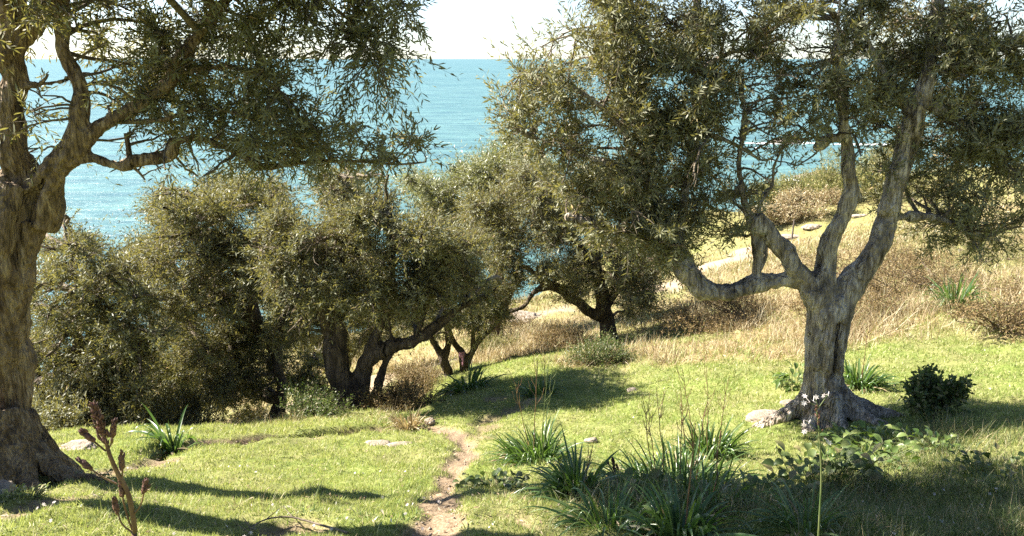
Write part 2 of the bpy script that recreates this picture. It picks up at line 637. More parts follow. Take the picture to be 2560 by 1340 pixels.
def straps(mb, P0, D, L, Wd, droop, segs=5, prof=None, fold=.25, mi=0, side=None):
    """batch of strap / blade / ovate leaves; P0,D (N,3), L,Wd,droop (N,)"""
    N = len(P0)
    t = np.linspace(0, 1, segs + 1)
    if prof is None:
        prof = np.clip(1 - t ** 2.2, .04, 1)
    D = nrm(D)
    L = np.asarray(L)[:, None, None] * np.ones((N, 1, 1))
    dr = np.asarray(droop)[:, None, None] * np.ones((N, 1, 1))
    tt = t[None, :, None]
    C = P0[:, None, :] + D[:, None, :] * L * (tt - .25 * dr * tt ** 2) + np.array([0, 0, -1.]) * L * dr * .6 * tt ** 2.2
    T = nrm(np.gradient(C, axis=1))
    if side is None:
        side = nrm(np.cross(D, np.array([0, 0, 1.])) + .25 * rng.normal(size=(N, 3)))
    S = side[:, None, :] - (side[:, None, :] * T).sum(-1, keepdims=True) * T
    S = nrm(S)
    U = np.cross(S, T)
    w = np.asarray(Wd)[:, None, None] * np.asarray(prof)[None, :, None] * .5
    if fold:
        V = np.stack([C - S * w + U * w * fold, C, C + S * w + U * w * fold], 2)
        k = 3
    else:
        V = np.stack([C - S * w, C + S * w], 2)
        k = 2
    idx = np.arange(N * (segs + 1) * k).reshape(N, segs + 1, k)
    f = []
    for j in range(k - 1):
        f.append(np.stack([idx[:, :-1, j], idx[:, :-1, j + 1], idx[:, 1:, j + 1], idx[:, 1:, j]], -1).reshape(-1, 4))
    mb.add(V, np.concatenate(f), mi)


def rand_dirs(n, up=0.0):
    v = rng.normal(size=(n, 3))
    v[:, 2] += up
    return nrm(v)


def twig_leaves(mb, P0, D, L, bend, nodes=9, ll=.055, lw=.012, hexa=False, keep=.9, mi_leaf=0, mi_twig=1, tr=.0016, stems=True):
    """opposite leaf pairs along every twig"""
    N = len(P0)
    D = nrm(D)
    if stems:
        t = np.array([0, .5, 1.])[None, :, None]
        P = P0[:, None, :] + D[:, None, :] * L[:, None, None] * t + bend[:, None, :] * L[:, None, None] * t ** 2
        tubes(mb, P, np.tile([tr, tr * .8, tr * .4], (N, 1)), 3, mi_twig)
    t = ((np.arange(nodes) + .6) / nodes)[None, :, None]
    C = P0[:, None, :] + D[:, None, :] * L[:, None, None] * t + bend[:, None, :] * L[:, None, None] * t ** 2
    T = nrm(D[:, None, :] + 2 * bend[:, None, :] * t)
    ref = nrm(rng.normal(size=(N, 1, 3)))
    A = nrm(np.cross(T, ref))
    B = np.cross(T, A)
    ph = np.arange(nodes)[None, :] * (math.pi / 2) + rng.uniform(0, 6.28, (N, 1))
    out = []
    for s in (0, 1):
        a = ph + s * math.pi + rng.normal(0, .35, (N, nodes))
        rad = np.cos(a)[..., None] * A + np.sin(a)[..., None] * B
        ld = nrm(T * rng.uniform(.45, 1.1, (N, nodes, 1)) + rad * .8 + rng.normal(0, .22, (N, nodes, 3)))
        sd = nrm(np.cross(T, rad) + rng.normal(0, .3, (N, nodes, 3)))
        sd = nrm(sd - (sd * ld).sum(-1, keepdims=True) * ld)
        out.append((C, ld, sd))
    C = np.concatenate([o[0].reshape(-1, 3) for o in out])
    ld = np.concatenate([o[1].reshape(-1, 3) for o in out])
    sd = np.concatenate([o[2].reshape(-1, 3) for o in out])
    kp = rng.random(len(C)) < keep
    C, ld, sd = C[kp], ld[kp], sd[kp]
    n = len(C)
    l = (ll * rng.uniform(.65, 1.25, n))[:, None]
    w = (lw * rng.uniform(.75, 1.2, n))[:, None]
    up = np.cross(sd, ld)
    if hexa:
        V = np.stack([C, C + ld * l * .3 + sd * w * .45, C + ld * l * .7 + sd * w * .36, C + ld * l - up * l * .12,
                      C + ld * l * .7 - sd * w * .36, C + ld * l * .3 - sd * w * .45], 1)
    else:
        V = np.stack([C, C + ld * l * .5 + sd * w * .5, C + ld * l, C + ld * l * .5 - sd * w * .5], 1)
    k = V.shape[1]
    mb.add(V, np.arange(n * k).reshape(n, k), mi_leaf)
    return n


# ------------------------------------------------------------------ trees
def px_path(pts, Y0):
    P, R = [], []
    for p in pts:
        Y = Y0 + (p[3] if len(p) > 3 else 0)
        P.append(W(p[0], p[1], Y))
        R.append(p[2] * mpp(p[1], Y))
    return np.array(P), np.array(R)


def remesh(mb, voxel, smooth_it, amp, stretch=(7, 7, 2.2), grooves=()):
    o = mb.build("tmp", M_BARK)
    md = o.modifiers.new("r", 'REMESH')
    md.mode = 'VOXEL'
    md.voxel_size = voxel
    md2 = o.modifiers.new("s", 'SMOOTH')
    md2.iterations = smooth_it
    md2.factor = .6
    dg = bpy.context.evaluated_depsgraph_get()
    ev = o.evaluated_get(dg)
    me = bpy.data.meshes.new_from_object(ev)
    bpy.data.objects.remove(o)
    n = len(me.vertices)
    co = np.empty(n * 3, np.float32)
    me.vertices.foreach_get("co", co)
    co = co.reshape(-1, 3).astype(float)
    no = np.empty(n * 3, np.float32)
    me.vertices.foreach_get("normal", no)
    no = no.reshape(-1, 3)
    st = np.array(stretch)
    d = amp * fbm(co * st, 3, 21) + amp * .45 * (1 - 2 * np.abs(fbm(co * st * 3.1, 2, 31)))
    d += amp * .8 * fbm(co * 3.0, 2, 41)
    d += amp * .38 * (1 - 2.2 * np.abs(fbm(co * np.array([17., 17., 2.6]), 2, 47)))
    for gp, gw, gd in grooves:
        q = polydist(co[:, 0], co[:, 2], [(p[0], p[2]) for p in gp])
        q = q * (1 + .5 * fbm(co * 9, 2, 61))
        d -= gd * np.exp(-(q / gw) ** 2) * np.clip(-no[:, 1] * 1.6, 0, 1)
    co = co + no * d[:, None]
    nf = len(me.polygons)
    lp = np.empty(len(me.loops), np.int32)
    me.loops.foreach_get("vertex_index", lp)
    tot = np.empty(nf, np.int32)
    me.polygons.foreach_get("loop_total", tot)
    st_ = np.concatenate([[0], np.cumsum(tot)[:-1]])
    q = tot == 4
    faces4 = lp[(st_[q][:, None] + np.arange(4)).ravel()].reshape(-1, 4)
    t3 = tot == 3
    faces3 = lp[(st_[t3][:, None] + np.arange(3)).ravel()].reshape(-1, 3)
    out = MB()
    out.add(co, faces4)
    if len(faces3):
        out.f.append((faces3.astype(np.int64), 0))
    bpy.data.meshes.remove(me)
    return out


def make_tree(label, Y0, base_xyz, limbs, blobs, depth=.5, layers=3, dens=1.0, ll=.055, lw=.012, voxel=.013,
              amp=.012, bark=None, leaf=None, tw=(.12, .24), droop=0.0, upb=.25, hexa=False, group=None, nodes=9,
              extra=None, smooth_it=6, bw=1.0, hole=(.2, 2.4), grooves=(), name="olive_tree"):
    root = thing(name, label, "tree", base_xyz, group)
    thick, thin = MB(), MB()
    sk = []
    for li in limbs:
        P, R = px_path(li, Y0)
        big = R.max() > max(.026, voxel * 2.0)
        P, R = smooth_path(P, R, .03 if big else .05)
        wob = fbm(P * 3.5, 2, 77)[:, None] * np.array([.5, .8, .5]) * np.minimum(R, .05)[:, None]
        P = P + wob
        sk.append(np.column_stack([P, R]))
        if big:
            tubes(thick, P[None], np.maximum(R, voxel * 1.3)[None], 16, 0, True)
        else:
            tubes(thin, P[None], R[None], 7, 0, True)
    for P, R in (extra or []):
        P, R = smooth_path(P, R, .03)
        tubes(thick, P[None], np.maximum(R, voxel * 1.3)[None], 14, 0, True)
    tm = remesh(thick, voxel, smooth_it, amp, grooves=[([W(a, b, Y0) for a, b in gp], gw, gd) for gp, gw, gd in grooves])
    if thin.v:
        V = np.concatenate(thin.v)
        V = V + fbm(V * 22, 2, 5)[:, None] * rng.normal(0, .001, V.shape)
        off = 0
        for vv, (ff, mi) in zip(thin.v, thin.f):
            pass
        base = tm.n
        tm.v.append(V)
        for ff, mi in thin.f:
            tm.f.append((ff + base, 0))
        tm.n += len(V)
    tm.build("trunk", bark or M_BARK, root, True)
    S = np.concatenate(sk)
    S = S[S[:, 3] < np.percentile(S[:, 3], 88)]
    # crown
    mb = MB()
    mains, mainR = [], []
    subP, subR = [], []
    tP, tD, tL, tB = [], [], [], []
    total = 0
    for b in blobs:
        px, py, rp = b[:3]
        dn = b[3] if len(b) > 3 else 1.0
        yo = b[4] if len(b) > 4 else 0.0
        dr = b[5] if len(b) > 5 else droop
        for k in range(layers):
            off = ((k + .5) / layers - .5) * 2 * depth
            Y = Y0 + yo + off + rng.normal(0, .12 * depth)
            c = W(px + rng.normal(0, rp * .18), py + rng.normal(0, rp * .18), Y)
            r = rp * mpp(py, Y)
            nl = dens * dn * 31400 * r * r * (.055 * .012) / (ll * lw) * 3.4 / layers
            ntw = max(2, int(nl / (nodes * 2)))
            nsub = max(2, int(ntw / 7))
            d = np.linalg.norm(S[:, :3] - c, axis=1)
            j = rng.choice(np.argsort(d)[:6])
            A = S[j, :3]
            seg = c - A
            ln = np.linalg.norm(seg)
            t = np.linspace(0, 1, 7)[:, None]
            mid = rng.normal(0, .12 * ln, 3) + np.array([0, 0, .12 * ln])
            Pm = A + seg * t + mid * (4 * t * (1 - t)) * .5 + rng.normal(0, .012 * ln + .002, (7, 3)) * (t > 0) * (t < 1)
            mains.append(Pm)
            r0 = min(S[j, 3] * .75, .004 + .012 * ln + r * .02) * bw
            mainR.append(np.linspace(r0, r0 * .35 + .001, 7))
            # sub branches from the outer part of the main one to ends spread through the clump
            ts = rng.uniform(.45, 1, nsub)
            ii = ts * 6
            i0 = np.minimum(ii.astype(int), 5)
            st = Pm[i0] + (Pm[i0 + 1] - Pm[i0]) * (ii - i0)[:, None]
            e = rand_dirs(nsub) * (rng.random((nsub, 1)) ** .4) * r * np.array([1, 1.1, .92])
            en = c + e
            md = (st + en) / 2 + rng.normal(0, .15 * r, (nsub, 3)) + np.array([0, 0, .12 * r])
            tt = np.linspace(0, 1, 5)[None, :, None]
            q = (1 - tt) ** 2 * st[:, None] + 2 * tt * (1 - tt) * md[:, None] + tt ** 2 * en[:, None]
            subP.append(q)
            rs = np.linspace(.0036, .0014, 5) * (ll / .055) * bw
            subR.append(np.tile(rs, (nsub, 1)))
            w = rng.integers(0, nsub, ntw)
            ta = rng.uniform(.15, 1, ntw)
            s_, m_, e_ = st[w], md[w], en[w]
            ta_ = ta[:, None]
            p0 = (1 - ta_) ** 2 * s_ + 2 * ta_ * (1 - ta_) * m_ + ta_ ** 2 * e_
            tg = nrm(e_ - m_)
            dd = tg * .55 + rand_dirs(ntw) * .85 + np.array([0, 0, upb - dr * .9])
            tP.append(p0)
            tD.append(dd)
            tL.append(rng.uniform(tw[0], tw[1], ntw) * (1 + .8 * max(dr, 0)))
            bb = rng.normal(0, .14, (ntw, 3)) + np.array([0, 0, -.05 - .5 * dr])
            tB.append(bb)
    tubes(mb, np.array(mains), np.array(mainR), 6, 1)
    tubes(mb, np.concatenate(subP), np.concatenate(subR), 4, 1)
    P0, D, L, B = map(np.concatenate, (tP, tD, tL, tB))
    L = L * np.where(rng.random(len(L)) < .17, 1.9, 1)
    hs = hole[1]
    kk = fbm(P0 * hs, 2, 88) + hole[0] + .25 * rng.normal(size=len(P0)) > 0
    P0, D, L, B = P0[kk], D[kk], L[kk], B[kk]
    n = twig_leaves(mb, P0, D, L, B, nodes, ll, lw, hexa, .88, 0, 1, .0013 * (ll / .055))
    mb.build("crown", [leaf or M_OLIVE, M_TWIG], root)
    print("TREE", label[:30], "leaves", n, "trunk verts", tm.n)
    return root


def roots(base, specs, r0, Y0, hmax=.42):
    out = []
    for (a, L, r) in specs:
        d = np.array([math.cos(a), math.sin(a)])
        pts, rr = [], []
        for k, t in enumerate(np.linspace(0, 1, 6)):
            x, y = base[0] + d[0] * (r0 * .55 + L * t) + .05 * math.sin(3 * t + a * 5) * t, base[1] + d[1] * (r0 * .55 + L * t)
            hh = hz(x, y)
            z = hh + min(.42 * r / .09, hmax) * (1 - t) ** 2.4 + .012 - .05 * t
            pts.append((x, y, z))
            rr.append(r * (1 - .62 * t))
        out.append((np.array(pts), np.array(rr)))
    return out

def GF(px, py, Y):
    q = W(px, py, Y)
    return np.array([q[0], q[1], hz(q[0], q[1])])



# ================================================================== SETTING
def build_ground():
    def axis(c, lo, hi, n, p=3.2, lin=.055):
        s = np.linspace(-1, 1, n)
        a = np.abs(s)
        f = lin * a + (1 - lin) * a ** p
        return c + np.where(s < 0, -f * (c - lo), f * (hi - c))
    xs = axis(0.3, -95, 100, 520)
    ys = axis(4.6, -22, 118, 640)
    X, Y = np.meshgrid(xs, ys)
    x, y = X.ravel(), Y.ravel()
    z = H(x, y)
    nx, ny = len(xs), len(ys)
    idx = np.arange(nx * ny).reshape(ny, nx)
    f = np.stack([idx[:-1, :-1], idx[:-1, 1:], idx[1:, 1:], idx[1:, :-1]], -1).reshape(-1, 4)
    mb = MB()
    mb.add(np.stack([x, y, z], -1), f)
    o = mb.build("ground", M_GROUND, None, True)
    for nm, a in zip(("dirt", "sand", "dry"), masks(x, y)):
        at = o.data.attributes.new(nm, 'FLOAT', 'POINT')
        at.data.foreach_set("value", a.astype(np.float32))
    tag(o, kind="structure")


build_ground()
mb = MB()
mb.add([(-40000, -2000, 0), (40000, -2000, 0), (40000, 45000, 0), (-40000, 45000, 0)], [[0, 1, 2, 3]])
tag(mb.build("sea", M_SEA), kind="structure")

# ================================================================== OLIVE TREES
# ---- big tree on the left edge
Y1 = 4.6
b1 = GR(12, 1205)
T1 = [
    [(8, 1290, 118), (10, 1230, 108), (4, 1100, 80), (-2, 950, 70), (-2, 800, 78), (4, 650, 84), (22, 540, 88), (44, 475, 72)],
    [(40, 520, 60), (35, 450, 46), (26, 380, 38), (20, 300, 33), (24, 200, 32), (30, 120, 34), (26, 30, 36), (0, -80, 30)],
    [(32, 130, 30), (70, 70, 26), (110, 10, 24), (160, -60, 20)],
    [(85, 560, 50), (118, 465, 44), (162, 400, 34), (205, 340, 29), (216, 260, 23), (190, 185, 21), (146, 115, 21), (144, 40, 19), (175, -50, 17)],
    [(175, 400, 28), (235, 335, 23), (290, 292, 17), (370, 250, 18), (430, 190, 16), (500, 90, 14), (560, 10, 12), (640, -50, 10)],
    [(180, 400, 22), (240, 392, 15), (310, 410, 16), (345, 395, 17), (425, 385, 14), (445, 350, 13), (500, 345, 10), (570, 370, 8), (655, 420, 8)],
    [(500, 345, 7), (570, 370, 7), (655, 420, 6.5), (720, 410, 6), (800, 405, 5), (900, 405, 4.2), (1000, 412, 3.2), (1065, 405, 2)],
    [(320, 405, 6), (345, 428, 4), (362, 450, 2)], [(330, 400, 9), (325, 360, 7), (318, 330, 6)],
    [(15, 265, 18), (45, 225, 14), (100, 210, 12), (165, 200, 10)], [(100, 210, 6), (115, 195, 4), (120, 185, 3)],
    [(640, -50, 10), (760, -40, 9), (900, -30, 8), (1000, -10, 5)], [(430, 190, 9), (520, 170, 7), (620, 180, 5), (720, 250, 4)],
    [(280, 300, 8), (400, 300, 6), (520, 270, 5), (640, 300, 4)],
    [(760, -40, 6), (850, 30, 5), (930, 110, 3.5), (965, 200, 2.5)],
]
T1 = [[(p[0], p[1], p[2] * .93) + tuple(p[3:]) for p in li] for li in T1]
B1 = [(90, 25, 60, 1.0), (190, 50, 70, 1.2), (260, 110, 60, 1.0), (310, 30, 70, 1.2), (400, 90, 75, 1.4), (430, 190, 70, 1.5),
      (520, 60, 80, 1.0), (540, 170, 80, 1.4), (600, 110, 70, 1.1), (500, 270, 75, 1.0), (400, 270, 60, 1.0), (350, 210, 60, .8), (600, 250, 70, 1.3),
      (650, 190, 50, 1.0), (640, 60, 70, 1.0), (700, 20, 70, 1.0), (780, 30, 70, 1.1), (850, 70, 65, 1.3), (930, 30, 75, 1.2), (1000, 40, 60, 1.0),
      (900, 130, 60, 1.4, 0, .5), (960, 170, 45, 1.0, 0, .7), (880, 200, 50, 1.1, 0, .7), (990, 110, 45, .8, 0, .4), (970, 240, 30, .8, 0, .8), (830, 120, 50, .9),
      (680, 290, 60, 1.1), (640, 350, 60, 1.0), (720, 340, 60, 1.1), (790, 310, 50, .8), (800, 360, 55, 1.1), (880, 340, 55, 1.0), (960, 350, 50, 1.0), (1020, 360, 45, 1.0),
      (560, 330, 50, .8), (620, 400, 40, .6), (700, 400, 45, .8), (860, 400, 40, .7), (960, 400, 35, .6), (480, 320, 50, .7), (740, 260, 40, .7), (680, 230, 50, 1.0),
      (330, 330, 45, .35), (420, 350, 50, .35), (300, 270, 40, .5), (240, 200, 35, .6), (80, 280, 40, .35), (100, 370, 30, .5, 0, .3), (60, 330, 40, .3), (110, 240, 30, .3),
      (400, 430, 45, .22, 0, .4), (500, 430, 40, .25), (340, 150, 50, 1.0), (740, 80, 50, .7), (690, 140, 40, .6),
      (300, -120, 160, .7), (600, -140, 160, .7), (900, -120, 130, .7), (50, -150, 150, .6), (-150, 50, 120, .5), (-200, 250, 100, .4), (450, -330, 230, .7), (720, -360, 230, .7), (250, -440, 220, .6), (560, -520, 230, .6), (100, -320, 180, .5), (0, -500, 200, .5)]
st_ = [(-3.15, 4.45, -.1, .13), (-3.3, 4.0, .45, .12), (-3.25, 3.75, 1.2, .11), (-3.05, 3.65, 2.0, .10), (-2.9, 3.6, 2.8, .07), (-2.7, 3.5, 3.4, .05)]
stem2 = (np.array([(a, b, hz(a, b) + c) for a, b, c, d in st_]), np.array([d for a, b, c, d in st_]))
B1 = [(b + (.28,)) if len(b) == 4 and 250 < b[0] < 640 and -10 < b[1] < 420 else b for b in B1]
B1 += [(800, -140, 130, .9, -.7), (420, -400, 200, .9, -.6), (380, -250, 150, .9, -1.1), (640, -300, 170, .9, -1.2), (180, -240, 150, .9, -1.0), (0, -230, 140, .8, -1.0),
       (1000, -190, 110, .8, .6), (880, -240, 130, .8, .3), (-250, -350, 200, .7, -.9), (150, -650, 250, .7, -.6), (-150, -600, 250, .7, -.8)]
rt1 = roots(b1, [(-.25, .62, .085), (-1.0, .42, .11), (-1.6, .35, .13), (-.65, .5, .10), (.35, .4, .08), (-2.2, .35, .11), (1.4, .3, .09), (2.9, .4, .1)], .26, Y1)
make_tree("massive olive tree at the left edge with a thick forked trunk and gnarled roots", Y1, b1, T1, B1, depth=.45, layers=3,
          dens=.5, hole=(.05, 5.0), voxel=.011, amp=.016, ll=.050, lw=.0105, bark=M_BARK_W, hexa=True, grooves=[([(80, 660), (86, 560), (95, 490), (122, 452)], .035, .085), ([(35, 800), (30, 700), (38, 620)], .018, .03), ([(60, 1080), (52, 1000), (58, 900)], .02, .03), ([(20, 1120), (22, 1020), (15, 930)], .015, .03)], extra=rt1 + [stem2], droop=.12, tw=(.10, .2))

# (the second stem of the left tree stands just outside the frame)
# ---- forked tree on the right
Y2 = 6.3
b2 = GR(2060, 1050)
T2 = [
    [(2060, 1110, 82), (2060, 1060, 76), (2058, 1005, 62), (2062, 900, 55), (2068, 820, 59), (2078, 760, 60), (2085, 730, 40)],
    [(2066, 790, 50), (2045, 742, 40), (2010, 716, 30), (1960, 706, 26), (1880, 714, 26), (1800, 728, 25), (1748, 716, 30), (1712, 670, 32), (1690, 620, 28, .1), (1655, 540, 20, .2), (1600, 430, 14, .3), (1560, 300, 11, .3), (1540, 150, 9, .3), (1530, 0, 8, .3)],
    [(1690, 620, 18, .15), (1715, 480, 13, .1), (1738, 330, 11, .2), (1742, 180, 13, .2), (1745, 60, 15, .2), (1740, -60, 12, .2)],
    [(2055, 750, 30), (2010, 700, 29), (1955, 625, 27), (1908, 562, 23), (1892, 540, 19)],
    [(1890, 705, 11), (1893, 620, 10), (1880, 560, 11), (1858, 490, 9), (1850, 400, 7), (1862, 300, 5), (1850, 200, 4)],
    [(1890, 560, 7), (1905, 500, 5.5), (1932, 462, 4.5), (1934, 415, 4), (1958, 372, 2)], [(1893, 690, 6), (1915, 640, 5), (1912, 600, 4)],
    [(2068, 760, 34), (2058, 670, 29), (2075, 600, 26), (2113, 530, 22), (2132, 470, 20), (2118, 400, 19), (2112, 330, 17), (2105, 250, 14), (2090, 150, 11), (2100, 0, 8)],
    [(2122, 510, 16), (2140, 494, 12), (2156, 488, 7)], [(2112, 345, 13), (2075, 345, 11), (2052, 362, 11), (2040, 374, 10)],
    [(2088, 790, 44), (2105, 745, 42), (2142, 690, 37), (2185, 630, 33), (2212, 560, 30), (2236, 470, 29), (2265, 380, 29), (2290, 280, 28), (2315, 200, 22), (2340, 80, 17), (2350, -60, 12)],
    [(2288, 285, 18), (2245, 240, 12), (2200, 170, 10), (2160, 60, 8), (2140, -60, 7)],
    [(2300, 250, 12), (2390, 290, 9), (2480, 370, 6), (2560, 420, 5)], [(2225, 540, 12), (2300, 540, 9), (2380, 560, 6), (2470, 600, 4)],
    [(2330, 120, 12), (2440, 100, 9), (2540, 120, 6)], [(1600, 430, 10), (1500, 400, 8), (1400, 370, 6), (1300, 330, 4)],
    [(1570, 340, 9), (1480, 250, 7), (1390, 200, 5), (1300, 190, 3.5)], [(1712, 670, 10), (1640, 620, 8), (1540, 570, 6), (1420, 540, 4)],
    [(1740, 180, 9), (1830, 130, 7), (1920, 120, 5)], [(1738, 330, 8), (1820, 350, 6), (1900, 400, 4)],
]
T2 = [[(p[0], p[1], p[2] * (.82 if i == 0 else .84)) + tuple(p[3:]) for p in li] for i, li in enumerate(T2)]
B2 = [(1300, 190, 45, .5), (1345, 120, 40, .15), (1360, 220, 60, .9), (1420, 170, 55, .8), (1280, 260, 45, .8), (1245, 290, 35, .7), (1260, 230, 30, .6), (1340, 310, 65, 1.0), (1270, 330, 35, .6), (1390, 110, 40, .25),
      (1460, 90, 55, .9), (1480, 20, 60, .9), (1440, 270, 75, 1.2), (1520, 180, 85, 1.3), (1560, 60, 85, 1.3), (1540, 320, 90, 1.4), (1430, 380, 80, 1.2), (1350, 390, 50, .8), (1620, 200, 85, 1.4),
      (1640, 80, 85, 1.3), (1620, 330, 90, 1.5), (1560, 450, 90, 1.4), (1480, 490, 75, 1.2), (1410, 470, 60, .8), (1660, 460, 90, 1.5), (1720, 330, 85, 1.4), (1720, 180, 80, 1.3), (1730, 60, 75, 1.1),
      (1800, 80, 70, 1.1), (1810, 200, 75, 1.2), (1800, 310, 75, 1.2), (1760, 430, 80, 1.3), (1640, 570, 80, 1.4), (1560, 560, 75, 1.2), (1480, 580, 60, 1.0), (1740, 540, 75, 1.3), (1690, 640, 55, 1.1),
      (1820, 480, 55, 1.0), (1800, 580, 50, 1.0), (1620, 650, 45, .9), (1870, 30, 60, .8), (1890, 150, 60, .8), (1880, 260, 60, .7), (1860, 370, 50, .6), (1950, 200, 50, .7), (1960, 20, 60, .9), (1930, 330, 40, .35), (1990, 250, 50, .6),
      (1560, -20, 80, 1.0), (1925, 470, 24, .5), (1960, 372, 26, .5), (1985, 415, 18, .3), (1900, 480, 30, .25), (1880, 540, 30, .3), (1340, 260, 50, .8), (1400, 330, 50, .9),
      (2060, 40, 70, 1.0), (2130, 110, 75, 1.2), (2060, 240, 55, .9), (2120, 220, 70, 1.2), (2020, 300, 50, .8), (2160, 310, 60, 1.0), (2090, 310, 40, .7), (2210, 30, 80, 1.2), (2210, 160, 70, 1.2), (2230, 260, 60, 1.0),
      (2300, 60, 80, 1.2), (2300, 180, 75, 1.3), (2390, 60, 75, 1.1), (2400, 180, 80, 1.4), (2360, 290, 80, 1.4), (2450, 270, 80, 1.3), (2480, 160, 60, .8), (2460, 380, 80, 1.3), (2370, 400, 80, 1.4), (2290, 380, 55, .9),
      (2540, 330, 80, 1.2), (2550, 220, 60, .7), (2550, 450, 80, 1.2), (2450, 480, 75, 1.2), (2350, 490, 75, 1.2), (2290, 470, 50, .8), (2400, 570, 60, .9), (2480, 580, 60, .8), (2320, 570, 50, .8), (2550, 540, 55, .7),
      (2200, 420, 45, .7), (2210, 500, 45, .6), (2160, 380, 40, .5), (2430, 60, 60, .8), (2500, 50, 40, .35), (2250, 350, 40, .6), (2450, 630, 35, .4), (1990, 120, 30, .2), (2020, 180, 40, .5), (2090, 150, 50, .8),
      (1500, -200, 170, .6), (1800, -200, 180, .7), (2100, -180, 170, .6), (2400, -160, 170, .6), (2680, 100, 150, .6), (2700, 350, 150, .6), (1650, -420, 220, .35), (2250, -400, 220, .35), (2800, -50, 180, .4)]
rt2 = roots(b2, [(3.05, .48, .085), (-.15, .55, .085), (-.75, .45, .095), (-1.5, .22, .12), (-2.3, .22, .10), (2.3, .25, .07), (.6, .35, .07)], .17, Y2, .22)
B2 = [(b[0], b[1], b[2], b[3], .28 if b[0] < 1860 else (.38 if 2190 < b[0] < 2380 else 0)) for b in B2]
B2 += [(1910, 90, 60, 1.0), (1960, 60, 60, 1.0), (1930, 240, 60, 1.0), (1990, 210, 50, .8), (1940, 310, 50, .7), (2040, 20, 60, 1.0), (2000, 340, 40, .6), (2250, 330, 45, .8), (2190, 240, 60, 1.0), (2480, 120, 60, 1.0)]
B2 += [(1650, 600, 55, 1.3, -.1), (1600, 520, 60, 1.2, -.1), (1700, 610, 40, 1.0, -.15), (1740, 250, 55, 1.0, -.1), (1730, 420, 55, 1.0, -.1), (1560, 590, 50, 1.0, -.1)]
make_tree("big olive tree on the right with three thick limbs and a sawn-off stump limb", Y2, b2, T2, B2, depth=.5, layers=3,
          dens=.6, hole=(.02, 3.4), voxel=.012, amp=.018, extra=rt2, grooves=[([(2072, 925), (2074, 870), (2082, 800)], .020, .09), ([(2040, 1000), (2036, 930), (2042, 860)], .02, .025), ([(2100, 1010), (2098, 960), (2104, 900)], .02, .03)], tw=(.12, .24), upb=.45, ll=.058)

# ---- group of trees further down the slope
GRP = "olive trees down the slope"
Y3 = 9.4
T3 = [[(892, 1065, 50), (890, 1035, 44), (872, 1000, 34), (850, 930, 29), (832, 850, 28), (812, 780, 23), (760, 705, 18), (700, 650, 12), (640, 600, 7)],
      [(905, 1050, 38), (905, 1010, 28), (898, 960, 22), (915, 905, 20), (960, 872, 20), (1040, 850, 15), (1110, 800, 12), (1160, 762, 10), (1225, 735, 7), (1260, 690, 4)],
      [(920, 900, 16), (942, 830, 14), (972, 760, 10), (980, 650, 8), (970, 520, 5)], [(820, 800, 16), (848, 650, 13), (858, 500, 8), (870, 440, 4)],
      [(930, 1030, 9), (955, 930, 9), (978, 870, 6), (972, 790, 4)], [(930, 1040, 30), (935, 1010, 14)], [(1040, 850, 8), (1070, 740, 6), (1100, 620, 4)]]
B3 = [(700, 690, 70, 1.2), (780, 620, 80, 1.1), (860, 560, 80, 1.0), (830, 480, 60, .8), (930, 510, 70, .8), (1000, 600, 70, 1.0), (920, 640, 80, 1.1), (1040, 680, 75, 1.0), (1110, 620, 70, 1.0), (1150, 700, 65, 1.0), (1180, 620, 50, .8),
      (850, 720, 80, 1.2), (760, 760, 75, 1.2), (940, 740, 70, 1.0), (1030, 770, 60, .9), (880, 440, 40, .7), (810, 440, 35, .6), (1100, 750, 50, .8), (730, 820, 45, .7), (660, 640, 60, .9),       (1060, 560, 60, .9), (970, 440, 30, .3), (1200, 740, 40, .6), (700, 560, 60, .9)]
make_tree("twin-trunked olive tree at the crest beside the path, its long limb reaching right", Y3, GR(900, 1035), T3, B3, depth=1.1, layers=4, dens=1.05,
          voxel=.02, amp=.014, bark=M_BARK_D, ll=.056, lw=.0135, nodes=8, tw=(.12, .26), group=GRP, bw=1.9)
Y4 = 14.0
T4 = [[(1528, 875, 24), (1525, 852, 21), (1514, 790, 18), (1500, 720, 17), (1490, 650, 15), (1500, 560, 10), (1520, 450, 7)],
      [(1512, 805, 14), (1450, 760, 13), (1390, 716, 12), (1340, 726, 8), (1310, 766, 6), (1258, 786, 4)],
      [(1390, 716, 10), (1330, 680, 8), (1270, 655, 6), (1180, 600, 4)], [(1515, 770, 9), (1560, 700, 8), (1600, 640, 5)],
      [(1512, 850, 12), (1500, 800, 8), (1496, 780, 5)], [(1500, 690, 10), (1440, 600, 8), (1380, 520, 6)]]
B4 = [(1450, 660, 70, 1.1), (1370, 610, 75, 1.1), (1290, 600, 65, 1.0), (1330, 520, 75, 1.0), (1420, 540, 70, 1.0), (1220, 570, 60, .9), (1250, 660, 45, .8), (1370, 690, 45, .8), (1540, 640, 70, 1.1), (1600, 700, 60, 1.1),
      (1620, 760, 35, .9), (1540, 710, 50, .8), (1640, 640, 60, 1.1), (1440, 730, 40, .6), (1580, 770, 35, .7), (1240, 500, 60, .9), (1180, 520, 50, .8), (1500, 450, 90, .8), (1300, 450, 60, .8)]
make_tree("olive tree with a straight dark trunk and one long limb, standing on the dry slope", Y4, GR(1525, 853), T4, B4, depth=1.3, layers=3, dens=.8,
          voxel=.025, amp=.012, bark=M_BARK_D, ll=.066, lw=.016, nodes=8, tw=(.16, .32), group=GRP, bw=1.5)
Y5 = 18.0
T5 = [[(1235, 850, 22), (1240, 800, 18), (1245, 700, 15), (1250, 600, 12), (1255, 480, 8)], [(1245, 700, 10), (1180, 600, 8), (1110, 500, 5)], [(1248, 620, 8), (1320, 520, 6), (1370, 440, 4)]]
